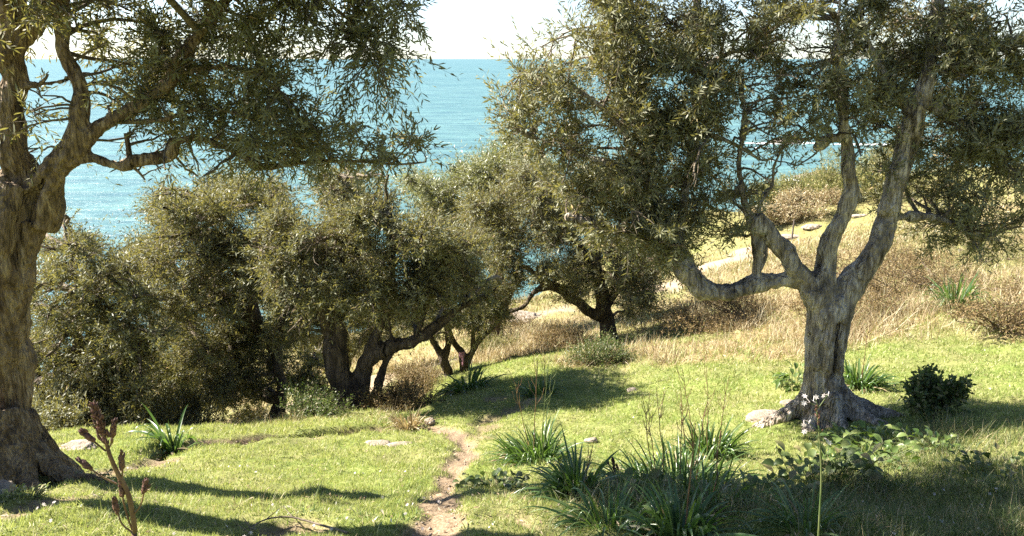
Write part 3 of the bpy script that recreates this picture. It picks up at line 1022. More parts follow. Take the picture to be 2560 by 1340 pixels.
B5 = [(1270, 370, 40, .9), (1240, 410, 50, 1.0), (1300, 410, 50, 1.0), (1180, 440, 50, 1.0), (1220, 480, 60, 1.0), (1310, 480, 60, 1.0), (1120, 480, 55, 1.0), (1060, 470, 45, .8), (1150, 540, 60, 1.0), (1080, 540, 55, .9), (1370, 440, 60, 1.0), (1380, 520, 60, .9), (1020, 450, 30, .6), (1240, 560, 60, .9), (1310, 360, 30, .7)]
make_tree("yellow-green olive crown rising behind the others against the sea", Y5, GR(1235, 835), T5, B5, depth=1.4, layers=3, dens=.85,
          voxel=.035, amp=.012, bark=M_BARK_D, leaf=M_OLIVE_G, ll=.08, lw=.019, nodes=8, tw=(.22, .42), group=GRP, bw=1.6)
Y6 = 13.5
T6 = [[(1122, 965, 15), (1120, 945, 13), (1110, 900, 12), (1086, 868, 8), (1060, 820, 5)], [(1112, 905, 9), (1122, 840, 8), (1112, 780, 5), (1100, 700, 4)]]
B6 = [(1060, 800, 40, .9), (1100, 760, 45, .9), (1020, 810, 35, .8), (1110, 700, 45, .8), (1040, 740, 40, .8), (1090, 840, 25, .6)]
make_tree("small olive tree with a crooked thin trunk left of the one bearing pink cloth", Y6, GR(1120, 947), T6, B6, depth=.6, layers=3, dens=.9,
          voxel=.022, amp=.01, bark=M_BARK_D, ll=.065, lw=.016, nodes=7, tw=(.14, .28), group=GRP, bw=1.9)
T7 = [[(1162, 955, 14), (1160, 935, 12), (1156, 890, 9), (1135, 860, 7), (1120, 800, 5)], [(1162, 925, 10), (1190, 862, 8), (1230, 820, 6), (1262, 780, 4)], [(1182, 872, 6), (1185, 800, 5), (1180, 740, 4)]]
B7 = [(1180, 790, 45, .9), (1230, 770, 45, .9), (1140, 800, 35, .7), (1260, 720, 40, .8), (1190, 720, 45, .8), (1260, 790, 25, .6), (1290, 680, 40, .7)]
r7 = make_tree("small olive tree forking low above a pink strip of cloth", Y6 - .1, GR(1160, 940), T7, B7, depth=.6, layers=3, dens=.9,
               voxel=.022, amp=.01, bark=M_BARK_D, ll=.065, lw=.016, nodes=7, tw=(.14, .28), group=GRP, bw=1.9)
Y8 = 10.6
T8 = [[(690, 1075, 24), (692, 1045, 21), (706, 990, 14), (700, 945, 11), (682, 880, 14), (640, 800, 16), (600, 700, 12), (560, 600, 8), (540, 520, 5)],
      [(682, 880, 11), (722, 800, 10), (742, 700, 7)], [(640, 800, 9), (565, 782, 9), (550, 740, 7), (590, 700, 4)], [(640, 800, 7), (560, 860, 6), (500, 900, 4)]]
B8 = [(450, 560, 70, .9), (540, 510, 70, .9), (620, 490, 70, .9), (690, 490, 55, .8), (400, 520, 45, .5), (500, 630, 80, 1.0), (590, 620, 80, 1.0), (640, 720, 75, 1.0), (550, 750, 80, 1.1), (450, 740, 75, 1.0), (390, 650, 60, .8), (600, 850, 80, 1.1),
      (500, 880, 75, 1.1), (680, 920, 55, .9), (600, 950, 65, 1.0), (550, 980, 60, 1.0), (720, 590, 60, .8), (400, 590, 50, .7), (650, 980, 35, .7), (700, 830, 60, .9), (390, 480, 30, .3)]
B8 = [(b[0], b[1], b[2], b[3], .9) if b[1] > 840 and b[0] > 580 else b for b in B8]
make_tree("olive tree with an S-curved trunk at the crest, crown reaching above the sea line", Y8, GR(690, 1046), T8, B8, depth=1.3, layers=4, dens=1.05,
          voxel=.022, amp=.012, bark=M_BARK_D, ll=.06, lw=.0145, nodes=8, tw=(.14, .28), group=GRP, bw=1.9)
T9 = [[(730, 1060, 13), (736, 1038, 11), (750, 990, 9), (770, 940, 6), (788, 880, 4)], [(750, 990, 6), (800, 985, 6), (850, 1010, 5)]]
B9 = [(780, 950, 40, 1.0), (740, 950, 35, .8), (810, 980, 30, .8), (790, 900, 40, .8), (860, 930, 30, .5)]
make_tree("low sapling olive with a thin leaning trunk between the two crest trees", 11.6, GR(735, 1035), T9, B9, depth=.5, layers=3, dens=.9,
          voxel=.022, amp=.008, bark=M_BARK_D, ll=.075, lw=.018, nodes=7, tw=(.16, .3), group=GRP)
Y10 = 9.6
T10 = [[(45, 1070, 26), (60, 1000, 22), (95, 965, 18), (150, 938, 16), (188, 890, 13), (200, 800, 10), (190, 700, 7), (170, 610, 4)],
       [(150, 938, 9), (200, 930, 8), (270, 900, 6), (330, 830, 4)], [(188, 890, 8), (260, 830, 6), (310, 760, 4)]]
B10 = [(170, 610, 45, .7), (160, 545, 25, .3), (220, 640, 55, .9), (140, 690, 60, 1.0), (250, 720, 65, 1.0), (310, 680, 60, .9), (190, 790, 65, 1.0), (280, 820, 65, 1.0), (120, 800, 60, 1.0), (350, 760, 60, .9), (130, 890, 50, .9), (240, 900, 60, 1.0),
       (330, 890, 60, 1.0), (150, 990, 50, 1.0), (240, 990, 55, 1.0), (330, 980, 55, 1.0), (60, 750, 60, .8), (50, 880, 60, .8), (110, 620, 40, .6), (380, 840, 50, .8), (100, 1040, 40, .8), (190, 1050, 35, .7), (280, 1040, 35, .7)]
make_tree("dark spreading olive tree low behind the massive left trunk", Y10, GR(100, 1078) + np.array([-.2, 2.2, -.9]), T10, B10, depth=1.0, layers=4, dens=1.05,
          voxel=.022, amp=.012, bark=M_BARK_D, ll=.058, lw=.014, nodes=8, tw=(.14, .26), group=GRP, bw=1.8)
T11 = [[(455, 1100, 20), (440, 1040, 18), (420, 965, 16), (395, 885, 13), (375, 800, 9), (362, 700, 6)], [(420, 965, 8), (470, 880, 7), (500, 800, 5)]]
B11 = [(370, 700, 55, .9), (430, 820, 65, 1.0), (350, 930, 60, 1.0), (420, 940, 60, 1.0), (480, 960, 55, 1.0), (390, 1010, 45, 1.0), (460, 1010, 40, 1.0), (340, 620, 40, .6), (500, 1010, 40, .9), (540, 1010, 35, .8), (320, 1020, 40, .8)]
make_tree("half hidden olive tree with a leaning dark trunk, left of the S-curved one", 12.3, GR(450, 1050) + np.array([-.1, 3.0, -1.6]), T11, B11, depth=1.0, layers=3, dens=1.05,
          voxel=.025, amp=.012, bark=M_BARK_D, ll=.065, lw=.016, nodes=7, tw=(.14, .28), group=GRP, bw=1.8)
T12 = [[(860, 990, 13), (862, 950, 12), (870, 890, 10), (860, 820, 8), (840, 740, 6)], [(868, 900, 7), (920, 840, 6), (960, 780, 4)], [(862, 860, 6), (800, 800, 5), (760, 760, 3)]]
B12 = [(760, 790, 50, 1.0), (820, 760, 50, 1.0), (880, 790, 50, 1.0), (940, 800, 45, 1.0), (700, 830, 45, .9), (840, 840, 45, .9), (760, 860, 40, .9), (900, 860, 40, .8), (970, 860, 35, .8), (990, 780, 40, .8), (800, 900, 40, .7), (700, 760, 45, .9), (900, 730, 45, .8), (1010, 830, 35, .8)]
make_tree("shaded olive tree seen through the gap behind the twin trunks", 16.5, GF(862, 960, 16.5), T12, B12, depth=1.0, layers=3, dens=1.0,
          voxel=.03, amp=.012, bark=M_BARK_D, ll=.075, lw=.018, nodes=8, tw=(.18, .32), group=GRP, bw=1.4)
# pink cloth strip
c0 = W(1154, 885, Y6 - .13)
mb = MB()
tubes(mb, np.array([[c0 + (0, 0, .05), c0 + (0.005, -.005, 0), c0 + (-.005, -.006, -.06)]]), np.array([[.058, .06, .055]]), 10)
tubes(mb, np.array([[c0 + (0.02, -.07, .02), c0 + (0.03, -.09, -.1), c0 + (.02, -.08, -.2)]]), np.array([[.02, .022, .012]]), 5)
tag(mb.build("cloth_strip", M_PINK), "pink strip of cloth tied round a small dark trunk", "cloth strip")


# ================================================================== BUSHES
def make_bush(label, c, r, h, mat, ll=.03, lw=.014, n=900, name="bush", cat="bush", group=None, nodes=6, up=.6, lumps=7, tl=.16, below=.1):
    root = thing(name, label, cat, c, group)
    mb = MB()
    cc = np.array(c)
    lc = cc + np.column_stack([rng.normal(0, .42 * r, lumps), rng.normal(0, .42 * r, lumps), rng.uniform(.3, .75, lumps) * h])
    k = rng.integers(0, lumps, n)
    d = rand_dirs(n, .2)
    p = lc[k] + d * (rng.random((n, 1)) ** .45) * np.array([r * .55, r * .55, h * .38])
    g = H(p[:, 0], p[:, 1])
    p[:, 2] = np.maximum(p[:, 2], g + .02 - below * 0)
    D = nrm(p - cc) * .6 + rand_dirs(n) * .7 + np.array([0, 0, up])
    twig_leaves(mb, p, D, rng.uniform(.6, 1.3, n) * tl, rng.normal(0, .12, (n, 3)), nodes, ll, lw, False, .9, 0, 1, .0012 * max(1, ll / .04))
    mb.build("foliage", [mat, M_TWIG], root)
    ms = MB()
    q = rng.choice(n, min(40, n), replace=False)
    st = cc + np.column_stack([rng.normal(0, .1 * r, len(q)), rng.normal(0, .1 * r, len(q)), np.full(len(q), -.03)])
    t = np.linspace(0, 1, 5)[None, :, None]
    mid = (st + p[q]) / 2 + np.array([0, 0, .12 * h])
    P = (1 - t) ** 2 * st[:, None] + 2 * t * (1 - t) * mid[:, None] + t ** 2 * p[q][:, None]
    tubes(ms, P, np.tile(np.linspace(.012, .004, 5) * max(.25, min(r, 1)), (len(q), 1)), 4)
    ms.build("stem", M_TWIG, root)
    return root


HB = "scrub bushes on the headland"
for px, Y, r, h, mt, lab in [
    (1930, 54, 1.5, 1.9, M_BUSH, "grey-green feathery bush at the seaward tip of the headland"),
    (2000, 52, 2.0, 1.6, M_BUSH, "dull green low bush second from the tip of the headland"),
    (2060, 55, 2.3, 2.4, M_BUSH, "large olive-yellow bush on the headland left of the middle limb"),
    (2010, 46, 1.6, 1.2, M_STRAW, "pale dry scrub bush in front of the large headland bush"),
    (2090, 48, 1.9, 1.9, M_BUSH, "rounded yellow-green bush right behind the middle limb"),
    (2170, 55, 2.4, 2.6, M_BUSH_G if 'M_BUSH_G' in globals() else M_BUSH, "green bush highest on the headland between the two right limbs"),
    (2200, 46, 2.2, 1.8, M_BUSH, "green-gold bush at the foot of the right limb on the headland"),
    (1950, 45, 1.2, .8, M_STRAW, "small tawny scrub bush beside the dark post")]:
    c = GF(px, 520, Y)
    make_bush(lab, c, r, h, mt, .13, .05, 750, "scrub_bush", "bush", HB, 6, .7, 9, .5)
BB = "bramble mounds on the dry bank"
for px, py, r, h, lab, mt in [
    (2230, 740, 1.3, .8, "tawny bramble mound just right of the right limb's base", M_BRAMBLE),
    (2340, 725, 1.2, .7, "dark brown bramble mound behind the green grass tuft", M_BRAMBLE),
    (2160, 800, .6, .5, "straw-brown bramble mound directly right of the forked trunk", M_BRAMBLE),
    (2500, 820, .6, .5, "twiggy pale bramble bush at the right edge of the lawn", M_BRAMBLE),
    (1860, 800, .8, .7, "brown bramble mound below the long horizontal limb", M_BRAMBLE),
    (1760, 830, .8, .55, "shaded bramble mound under the bend of the horizontal limb", M_BRAMBLE),
    (1500, 915, .32, .3, "small dark bramble mound in the shade below the straight-trunked tree", M_WEED),
    (1280, 850, .9, .6, "grey twiggy bramble mound on the slope left of the straight-trunked tree", M_BRAMBLE),
    (1230, 880, .55, .5, "green bramble mound next to the small forking tree", M_BUSH),
    (1010, 1000, .4, .35, "tawny scrubby mound right of the twin trunks", M_BRAMBLE),
    (1050, 965, .5, .4, "reddish-brown scrubby mound below the small crooked tree", M_BRAMBLE),
    (1400, 870, .6, .35, "low tawny bramble mound on the dry slope left of the straight trunk", M_BRAMBLE),
    (2480, 660, 1.6, .8, "green and straw bramble mound under the hanging right crown", M_BUSH),
    (780, 1035, .35, .3, "dark scrubby mound at the foot of the leaning sapling", M_WEED),
    (1000, 1015, .25, .2, "small dry scrub mound at the foot of the twin trunks", M_BRAMBLE),
    (620, 1050, .3, .25, "dark reddish scrub mound left of the S-curved trunk", M_BRAMBLE)]:
    c = GR(px, py)
    make_bush(lab, c, r * 1.15, h * .6, mt, .035, .014, int(350 + 450 * r), "bramble_mound", "bramble", BB, 6, .4, 8, .2)
for px, Y, rr_, lab in [(150, 8.6, .5, "low olive-leaved thicket directly right of the massive left trunk"), (260, 8.9, .5, "low olive-leaved thicket behind the reddish stalk's top"), (370, 9.3, .55, "low olive-leaved thicket behind the lone crest clump"),
                        (480, 9.8, .5, "low olive-leaved thicket right of the lone crest clump"), (580, 10.3, .5, "low olive-leaved thicket left of the S-curved trunk"), (650, 12.0, .6, "low olive-leaved thicket behind the S-curved trunk")]:
    make_bush(lab, GF(px, 1000, Y) + (0, 0, .05), rr_ * 1.2, .95, M_OLIVE, .06, .016, 1000, "thicket", "thicket", "low olive-leaved thickets behind the crest", 6, .4, 9, .2)
make_bush("round dark-leaved bush on the lawn right of the forked tree", GR(2330, 1042), .16, .32, M_WEED, .045, .026, 420, "leafy_bush", "bush", None, 5, .2, 9, .1)


# ================================================================== HERBS
def star_flowers(mb, P, size, mi=0):
    N = len(P)
    nrmv = nrm(rand_dirs(N) + np.array([0, -.8, .3]))
    A = nrm(np.cross(nrmv, rand_dirs(N)))
    B = np.cross(nrmv, A)
    for k in range(6):
        a = k * math.pi / 3
        d = math.cos(a) * A + math.sin(a) * B
        s = -math.sin(a) * A + math.cos(a) * B
        V = np.stack([P, P + d * size * .5 + s * size * .2 + nrmv * size * .12, P + d * size + nrmv * size * .1, P + d * size * .5 - s * size * .2 + nrmv * size * .12], 1)
        mb.add(V, np.arange(N * 4).reshape(N, 4), mi)


def buds(mb, P, D, l, r, mi=0):
    N = len(P)
    t = np.linspace(0, 1, 5)[None, :, None]
    tubes(mb, P[:, None, :] + nrm(D)[:, None, :] * l * t, np.tile(np.array([.3, .9, 1, .6, .08]) * r, (N, 1)), 6, mi)


def flower_stalk(root, base, lean, h, rad=.0045, branches=4, flowers=10, mat=None, bud_only=False):
    t = np.linspace(0, 1, 8)
    P = np.array(base) + np.column_stack([lean[0] * t ** 1.3, lean[1] * t ** 1.3, h * t])
    P[:, :2] += rng.normal(0, .004, (8, 2))
    mb = MB()
    tubes(mb, P[None], np.linspace(rad, rad * .4, 8)[None], 6)
    bp, tips = [], []
    for k in range(branches):
        f = rng.uniform(.55, .85)
        i = f * 7
        s = P[int(i)] + (P[int(i) + 1] - P[int(i)]) * (i % 1)
        a = rng.uniform(0, 6.28)
        L = h * rng.uniform(.12, .24)
        e = s + np.array([math.cos(a) * L * .45, math.sin(a) * L * .45, L])
        m_ = (s + e) / 2 + np.array([math.cos(a), math.sin(a), -.5]) * L * .1
        bp.append([s, m_, e])
        tips.append((m_, e))
    tips.append((P[5], P[7]))
    if bp:
        tubes(mb, np.array(bp), np.tile([rad * .55, rad * .45, rad * .3], (len(bp), 1)), 5)
    o = mb.build("flower_stalk", mat or M_STEM, root, True)
    for a, b in tips:
        bm = MB()
        f = rng.uniform(.3, 1, 8)
        pp = a + (b - a) * f[:, None]
        buds(bm, np.vstack([pp, b]), np.vstack([rand_dirs(8) + np.array([0, 0, 1.5]), b - a]), .015, .0036)
        tubes(bm, np.array([[a + (b - a) * .25, (a + b) / 2, b]]), np.full((1, 3), rad * .45), 5)
        bm.build("bud_cluster", M_BUD, o)
    if flowers and not bud_only:
        per = max(2, int(flowers * 2 / len(tips)))
        for a, b in tips:
            fm = MB()
            q = a + (b - a) * rng.uniform(.1, .8, (per, 1))
            p = q + rng.normal(0, .013, (per, 3))
            tubes(fm, np.stack([q, (p + q) / 2, p], 1), np.full((per, 3), .0012), 3)
            tubes(fm, np.array([[a, (a + b) / 2, b]]), np.full((1, 3), rad * .5), 4)
            star_flowers(fm, p, .024)
            fm.build("flower_cluster", M_PETAL, o)
    return o


def asphodel(label, c, n, L, wd, spread=1.0, stalks=(), lean=(0, 0), group="strap-leaved clumps on the grass", mat=None, w0=.1, name="asphodel_clump"):
    root = thing(name, label, "plant", c, group)
    mb = MB()
    n = int(n * 1.5)
    wd = wd * 1.1
    L = L * 1.2
    a = rng.uniform(0, 6.28, n)
    el = rng.uniform(.05, 1.0, n) ** .8
    rad = np.column_stack([np.cos(a), np.sin(a)])
    P0 = np.array(c) + np.column_stack([rad * w0 * rng.random((n, 1)) ** .5, np.zeros(n)])
    P0[:, 2] = H(P0[:, 0], P0[:, 1]) - .01
    D = np.column_stack([rad * (1.15 - el)[:, None] * spread + np.array(lean), .35 + el])
    Ls = L * rng.uniform(.6, 1.15, n)
    t = np.linspace(0, 1, 8)
    straps(mb, P0, D, Ls, wd * rng.uniform(.7, 1.2, n), rng.uniform(.35, 1.25, n), 7, np.clip(1 - t ** 2.6, .05, 1) * (0.75 + .25 * np.sin(t * 3)), .45)
    # a few withered leaves at the foot
    k = max(3, n // 10)
    ma = rng.uniform(0, 6.28, k)
    straps(mb, np.array(c) + np.column_stack([np.cos(ma) * w0, np.sin(ma) * w0, np.full(k, .02)]), np.column_stack([np.cos(ma), np.sin(ma), np.full(k, .35)]),
           L * rng.uniform(.4, .7, k), np.full(k, wd * .8), np.full(k, .8), 5, None, .4, 1)
    mb.build("leaves", [mat or M_STRAP, M_STRAW], root)
    for (dx, dy, lx, ly, h, fl, brown) in stalks:
        b = (c[0] + dx, c[1] + dy, hz(c[0] + dx, c[1] + dy))
        flower_stalk(root, b, (lx, ly), h, .0042, 4, fl, M_STALK if brown else M_STEM, fl == 0)
    return root


asphodel("bushy strap-leaved clump just right of the path with four white-flowered stalks", GR(1335, 1165), 170, .46, .014, 1.2,
         [(-.03, 0, -.14, 0, .74, 12, True), (.0, .03, .02, .05, .8, 3, True), (.05, .02, .06, .02, .84, 12, False), (.07, 0, .07, .05, .78, 9, False)], (-.32, 0), w0=.15)
asphodel("dark strap-leaved clump second from the path, leaves arching out from one point", GR(1440, 1262), 120, .40, .016, 1.3, [(.04, .02, .04, .0, .30, 0, True)], (-.12, 0), w0=.05)
asphodel("wide tangled strap-leaved clump, the largest, with four brown budding stalks", GR(1700, 1212), 230, .46, .013, 1.3,
         [(-.17, 0, -.10, 0, .66, 0, True), (-.15, .02, -.07, .05, .58, 0, True), (-.1, 0, -.08, 0, .70, 0, True), (.0, 0, -.02, 0, .56, 5, True), (.1, 0, .03, 0, .58, 6, True)], (-.05, 0), w0=.3)
asphodel("strap-leaved clump below the pale trunk's left side with pinkish-white flower stalks", GR(1775, 1140), 120, .44, .016, 1.15,
         [(-.12, 0, -.12, .05, .72, 10, True), (-.02, 0, -.05, .02, .74, 14, True), (.06, 0, .04, 0, .66, 10, True), (-.2, 0, -.06, 0, .62, 0, True)], (.12, 0), w0=.12)
asphodel("dark strap-leaved clump squeezed left of the largest one's centre", GR(1610, 1215), 90, .36, .012, 1.3, [], (-.1, 0), w0=.12)
asphodel("shaded strap-leaved clump between the largest one and the nearest one", GR(1770, 1275), 80, .34, .012, 1.3, [(.02, 0, .02, 0, .42, 5, True)], (.1, 0), w0=.12)
asphodel("nearest strap-leaved clump at the bottom edge with broad bluish leaves", GR(1700, 1345), 80, .40, .019, 1.3, [(.02, 0, .02, .02, .52, 4, True)], (.0, 0), w0=.08)
asphodel("fine-leaved clump in shade at the bottom edge left of the broad-leaved one", GR(1520, 1325), 75, .33, .010, 1.3, [], (-.1, 0), w0=.1)
asphodel("lone strap-leaved clump on the crest right of the massive left trunk", GR(425, 1106), 42, .52, .024, 1.25, [], (-.25, 0), w0=.05)
asphodel("dark strap-leaved clump behind the roots of the right tree", GR(2150, 975), 90, .46, .018, 1.3, [(.0, 0, .02, 0, .7, 0, True)], (.2, 0), w0=.12)
asphodel("strap-leaved clump in the shade band below the two small trees", GR(1170, 975), 80, .5, .024, 1.4, [], (0, 0), w0=.2)
asphodel("upright light green tuft on the dry bank behind the right lawn", GR(2385, 775), 70, .75, .022, .7, [], (0, 0), w0=.15)
asphodel("thin strap-leaved clump in shade below the tall green stalk", GR(2010, 1330), 45, .34, .010, 1.2, [], (-.1, 0), w0=.07)
asphodel("sparse strap-leaved clump with flower stalks on the shaded slope behind the first clump", GR(1350, 985), 60, .42, .02, 1.3, [(.05, 0, 0, 0, .6, 6, True), (-.05, 0, .02, 0, .5, 5, True)], (0, 0), w0=.15)
asphodel("brown and green grass tuft where the path meets the crest", GR(1020, 1062), 110, .34, .012, .7, [], (-.05, 0), mat=M_STRAW, w0=.09, name="grass_tuft")


def tall_stalk(label, pts, Y, rads, mat, side, tips_w=1.0, flowers=0):
    P, _ = px_path([(p[0], p[1], 1) for p in pts], Y)
    g = hz(P[0][0] + .03, Y - .02)
    base = np.array([P[0][0] + .03, Y - .02, g - .01])
    P = np.vstack([base, P])
    R = np.array([rads[0] * 1.1] + list(rads))
    root = thing("budding_stalk", label, "plant", base)
    P, R = smooth_path(P, R, .02)
    mb = MB()
    tubes(mb, P[None], R[None], 8, 0, True)
    bm, fm = MB(), MB()
    for s in side:
        Q, _ = px_path([(q[0], q[1], 1) for q in s], Y)
        Q, RR = smooth_path(Q, np.linspace(rads[-1] * .75, rads[-1] * .6, len(s)), .01)
        tubes(mb, Q[None], RR[None], 6)
        e, d = Q[-1], nrm(Q[-1] - Q[-2])
        if not flowers:
            m_ = 34
            f = rng.random(m_)
            pp = e + d * (f[:, None] * .030 - .008) + rng.normal(0, .0022, (m_, 3))
            sb = MB()
            buds(sb, pp, d + rand_dirs(m_) * .35, .012, .0026)
            buds(sb, (e - d * .008)[None], d[None], .036, .0062 * tips_w)
            sb.build("bud_cluster", M_BUD, root)
    top, d = P[-1], nrm(P[-1] - P[-2])
    m_ = 110 if not flowers else 14
    f = rng.random(m_)
    ln = .075 if not flowers else .1
    pp = top - d * ln * .9 + d * (f[:, None] * ln) + rng.normal(0, .0042, (m_, 3)) * (1.3 - f[:, None])
    buds(bm, pp, d + rand_dirs(m_) * .6, .015, .0024)
    mb.build("stem", mat, root, True)
    bm.build("bud_cluster", M_BUD, root)
    if flowers:
        for s in side:
            Q, _ = px_path([(q[0], q[1], 1) for q in s], Y)
            fm = MB()
            p = Q[-1] + rng.normal(0, .009, (max(1, flowers // len(side)), 3))
            tubes(fm, np.stack([np.tile(Q[-1], (len(p), 1)), (Q[-1] + p) / 2, p], 1), np.full((len(p), 3), .0009), 3)
            star_flowers(fm, p, .010)
            fm.build("flower_cluster", M_PETAL, root)
    return root


tall_stalk("thick reddish budding stalk leaning in the left foreground before the roots", [(345, 1400), (338, 1330), (322, 1240), (300, 1195), (275, 1140), (258, 1080), (240, 1025)], 1.45,
           [.0058, .0054, .0051, .0048, .0041, .0034, .0026], M_STALK,
           [[(265, 1128), (245, 1112), (228, 1098)], [(268, 1125), (278, 1110), (282, 1085)], [(292, 1210), (252, 1190), (222, 1168)], [(300, 1208), (306, 1190), (305, 1165)],
            [(332, 1290), (352, 1262), (361, 1225)], [(336, 1335), (305, 1310), (292, 1275)], [(330, 1325), (312, 1270), (306, 1235)]])
tall_stalk("tall thin green flower stalk in the foreground crossing the right tree's roots", [(2046, 1380), (2048, 1300), (2053, 1200), (2050, 1120), (2046, 1060), (2040, 1015)], 2.3,
           [.0032, .003, .0028, .0026, .0024, .0018], M_STEM,
           [[(2048, 1080), (2025, 1060), (2010, 1050)], [(2050, 1130), (2058, 1105), (2060, 1095)], [(2046, 1020), (2040, 1000), (2035, 990)], [(2046, 1020), (2060, 1000), (2070, 985)], [(2048, 1090), (2015, 1085), (2008, 1078)], [(2046, 1015), (2030, 1010), (2025, 1005)]], 1, 12)
tall_stalk("red-brown seeding dock stalk between the strap-leaved clumps", [(1552, 1260), (1545, 1210), (1538, 1185), (1532, 1150)], 3.9, [.005, .005, .0045, .004], M_STALK, [[(1540, 1200), (1528, 1170), (1522, 1160)], [(1543, 1205), (1546, 1180), (1545, 1172)]])


def broadleaf(label, c, n, L, wd, r, mat=None, h=.12, group="broad-leaved herbs on the grass"):
    root = thing("broadleaf_herb", label, "plant", c, group)
    mb = MB()
    a = rng.uniform(0, 6.28, n)
    q = r * rng.random(n) ** .6
    x, y = c[0] + np.cos(a) * q, c[1] + np.sin(a) * q
    P0 = np.column_stack([x, y, H(x, y) + rng.random(n) ** 1.5 * h])
    D = np.column_stack([np.cos(a), np.sin(a), rng.uniform(.2, 1.3, n)]) + rng.normal(0, .35, (n, 3))
    t = np.linspace(0, 1, 7)
    prof = np.array([.12, .7, 1, .95, .75, .4, .05])
    straps(mb, P0, D, L * rng.uniform(.6, 1.2, n), wd * rng.uniform(.7, 1.2, n), rng.uniform(.3, 1.0, n), 6, prof, .35)
    # leaf stalks
    t2 = np.linspace(0, 1, 3)[None, :, None]
    b0 = np.column_stack([c[0] + np.cos(a) * q * .6, c[1] + np.sin(a) * q * .6, H(x, y) - .01])
    tubes(mb, b0[:, None] + (P0 - b0)[:, None] * t2, np.full((n, 3), .0018), 4, 1)
    mb.build("leaves", [mat or M_BROAD, M_STEM], root)


broadleaf("pale green broad-leaved herb patch at the foot of the right tree's roots", GR(2165, 1115), 150, .10, .05, .32, h=.16)
broadleaf("bright green broad-leaved herb patch below the paler one, spreading left", GR(2150, 1170), 130, .08, .04, .35, h=.12)
broadleaf("dark leafy herb mound in half shade behind the tall green stalk", GR(2060, 1215), 150, .11, .055, .30, M_WEED, .2)
broadleaf("small yellow-lit broad-leaved herb right of the pale patch", GR(2340, 1130), 60, .08, .045, .14, h=.14)
broadleaf("broad-leaved herb against the left side of the right tree's trunk", GR(1985, 968), 90, .11, .05, .22, h=.2)
broadleaf("low crinkled dark green herb patch beside the sandy path", GR(1230, 1225), 110, .075, .04, .2, M_WEED, .09)
broadleaf("leafy dark herb filling the gap between the strap-leaved clumps", GR(1580, 1245), 110, .10, .045, .22, M_WEED, .13)
broadleaf("shaded broad herb patch right of the largest strap-leaved clump", GR(1860, 1250), 150, .09, .04, .35, M_WEED, .12)
broadleaf("low green herb under the left tree's roots in shadow", GR(215, 1205), 90, .05, .02, .16, M_WEED, .08)
broadleaf("mossy yellow-green herb cushion in front of the left roots", GR(45, 1262), 160, .035, .013, .15, M_TURF, .07)
broadleaf("dark broad-leaved herb at the right edge in the shade", GR(2520, 1200), 110, .08, .04, .3, M_WEED, .15)

# ================================================================== STONES, TWIGS, POST, ROCKS


def stone(label, c, r, mat, name="stone", cat="stone", group=None, sink=.35, sq=(1.2, .9, .6), seed=0):
    import bmesh
    bm = bmesh.new()
    bmesh.ops.create_icosphere(bm, subdivisions=4, radius=1)
    me = bpy.data.meshes.new(name)
    bm.to_mesh(me)
    bm.free()
    n = len(me.vertices)
    co = np.empty(n * 3, np.float32)
    me.vertices.foreach_get("co", co)
    co = co.reshape(-1, 3).astype(float)
    d = 1 + .28 * fbm(co * 1.1 + seed * 7.7, 2, seed) + .14 * (1 - 2 * np.abs(fbm(co * 3 + seed, 3, seed + 3)))
    co = co * d[:, None] * np.array(sq) * r
    me.vertices.foreach_set("co", co.astype(np.float32).ravel())
    me.materials.append(mat)
    for p in me.polygons:
        p.use_smooth = True
    o = bpy.data.objects.new(name, me)
    COL.objects.link(o)
    o.location = (c[0], c[1], c[2] + r * sq[2] * (1 - sink) * .8)
    tag(o, label, cat, group)


SG = "pale stones lying on the slope"
for k, (px, py, r, lab, sq) in enumerate([
    (190, 1112, .11, "flat earthy stone on the crest right of the left trunk", (1.4, .9, .35)),
    (1582, 978, .055, "small dark-sided stone in the middle of the sunny lawn", (1.2, 1, .5)),
    (1478, 1107, .04, "white stone on the lawn behind the second strap-leaved clump", (1.3, 1, .6)),
    (1075, 1054, .045, "pale stone at the top end of the path", (1.1, 1, .7)),
    (1972, 1014, .05, "pale stone against the left root of the right tree", (1.5, 1, .6)),
    (945, 1108, .09, "cracked flat rock breaking the turf left of the path", (1.7, .8, .3)),
    (1010, 1114, .07, "smaller flat rock right of the cracked one left of the path", (1.7, .8, .3)),
    (8, 1240, .07, "white stone between the left tree's roots at the photo's edge", (.9, .8, .8)),
    (1925, 1048, .12, "low pinkish boulder at the left foot of the right tree", (1.6, 1, .35)),
    (1310, 800, .35, "sunlit boulder beside the sand patch down the slope", (1.5, 1, .4)),
    (2030, 572, .35, "white stone heap near the dark post on the headland", (1.5, 1, .35)),
    (1975, 590, .4, "low white rock below the dark post", (1.7, 1, .3)),
    (2150, 535, .3, "pale rock lower on the headland between the limbs", (1.5, 1, .4))]):
    stone(lab, GR(px, py), r, M_STONE, group=SG, sq=sq, seed=k + 1)
q = W(2050, 455, 102)
stone("low brown rock washed by foam off the headland", (q[0], q[1], -.2), 1.1, M_ROCK, "sea_rock", "rock", None, .3, (2.6, 1.2, .75), 31)
q = W(1965, 362, 148)
stone("distant dark rock in the breaking surf", (q[0], q[1], -.2), 1.0, M_ROCK, "sea_rock", "rock", None, .3, (2.6, 1.2, .6), 33)
pb = GF(1980, 590, 42)
mb = MB()
Pp = np.array([[pb - (0, 0, .2), pb + (0.02, 0, .6), pb + (.05, 0, 1.15)]])
tubes(mb, Pp, np.array([[.05, .045, .04]]), 7, 0, True)
tag(mb.build("fence_post", M_POST), "thin dark post standing on the far grass of the headland", "post")


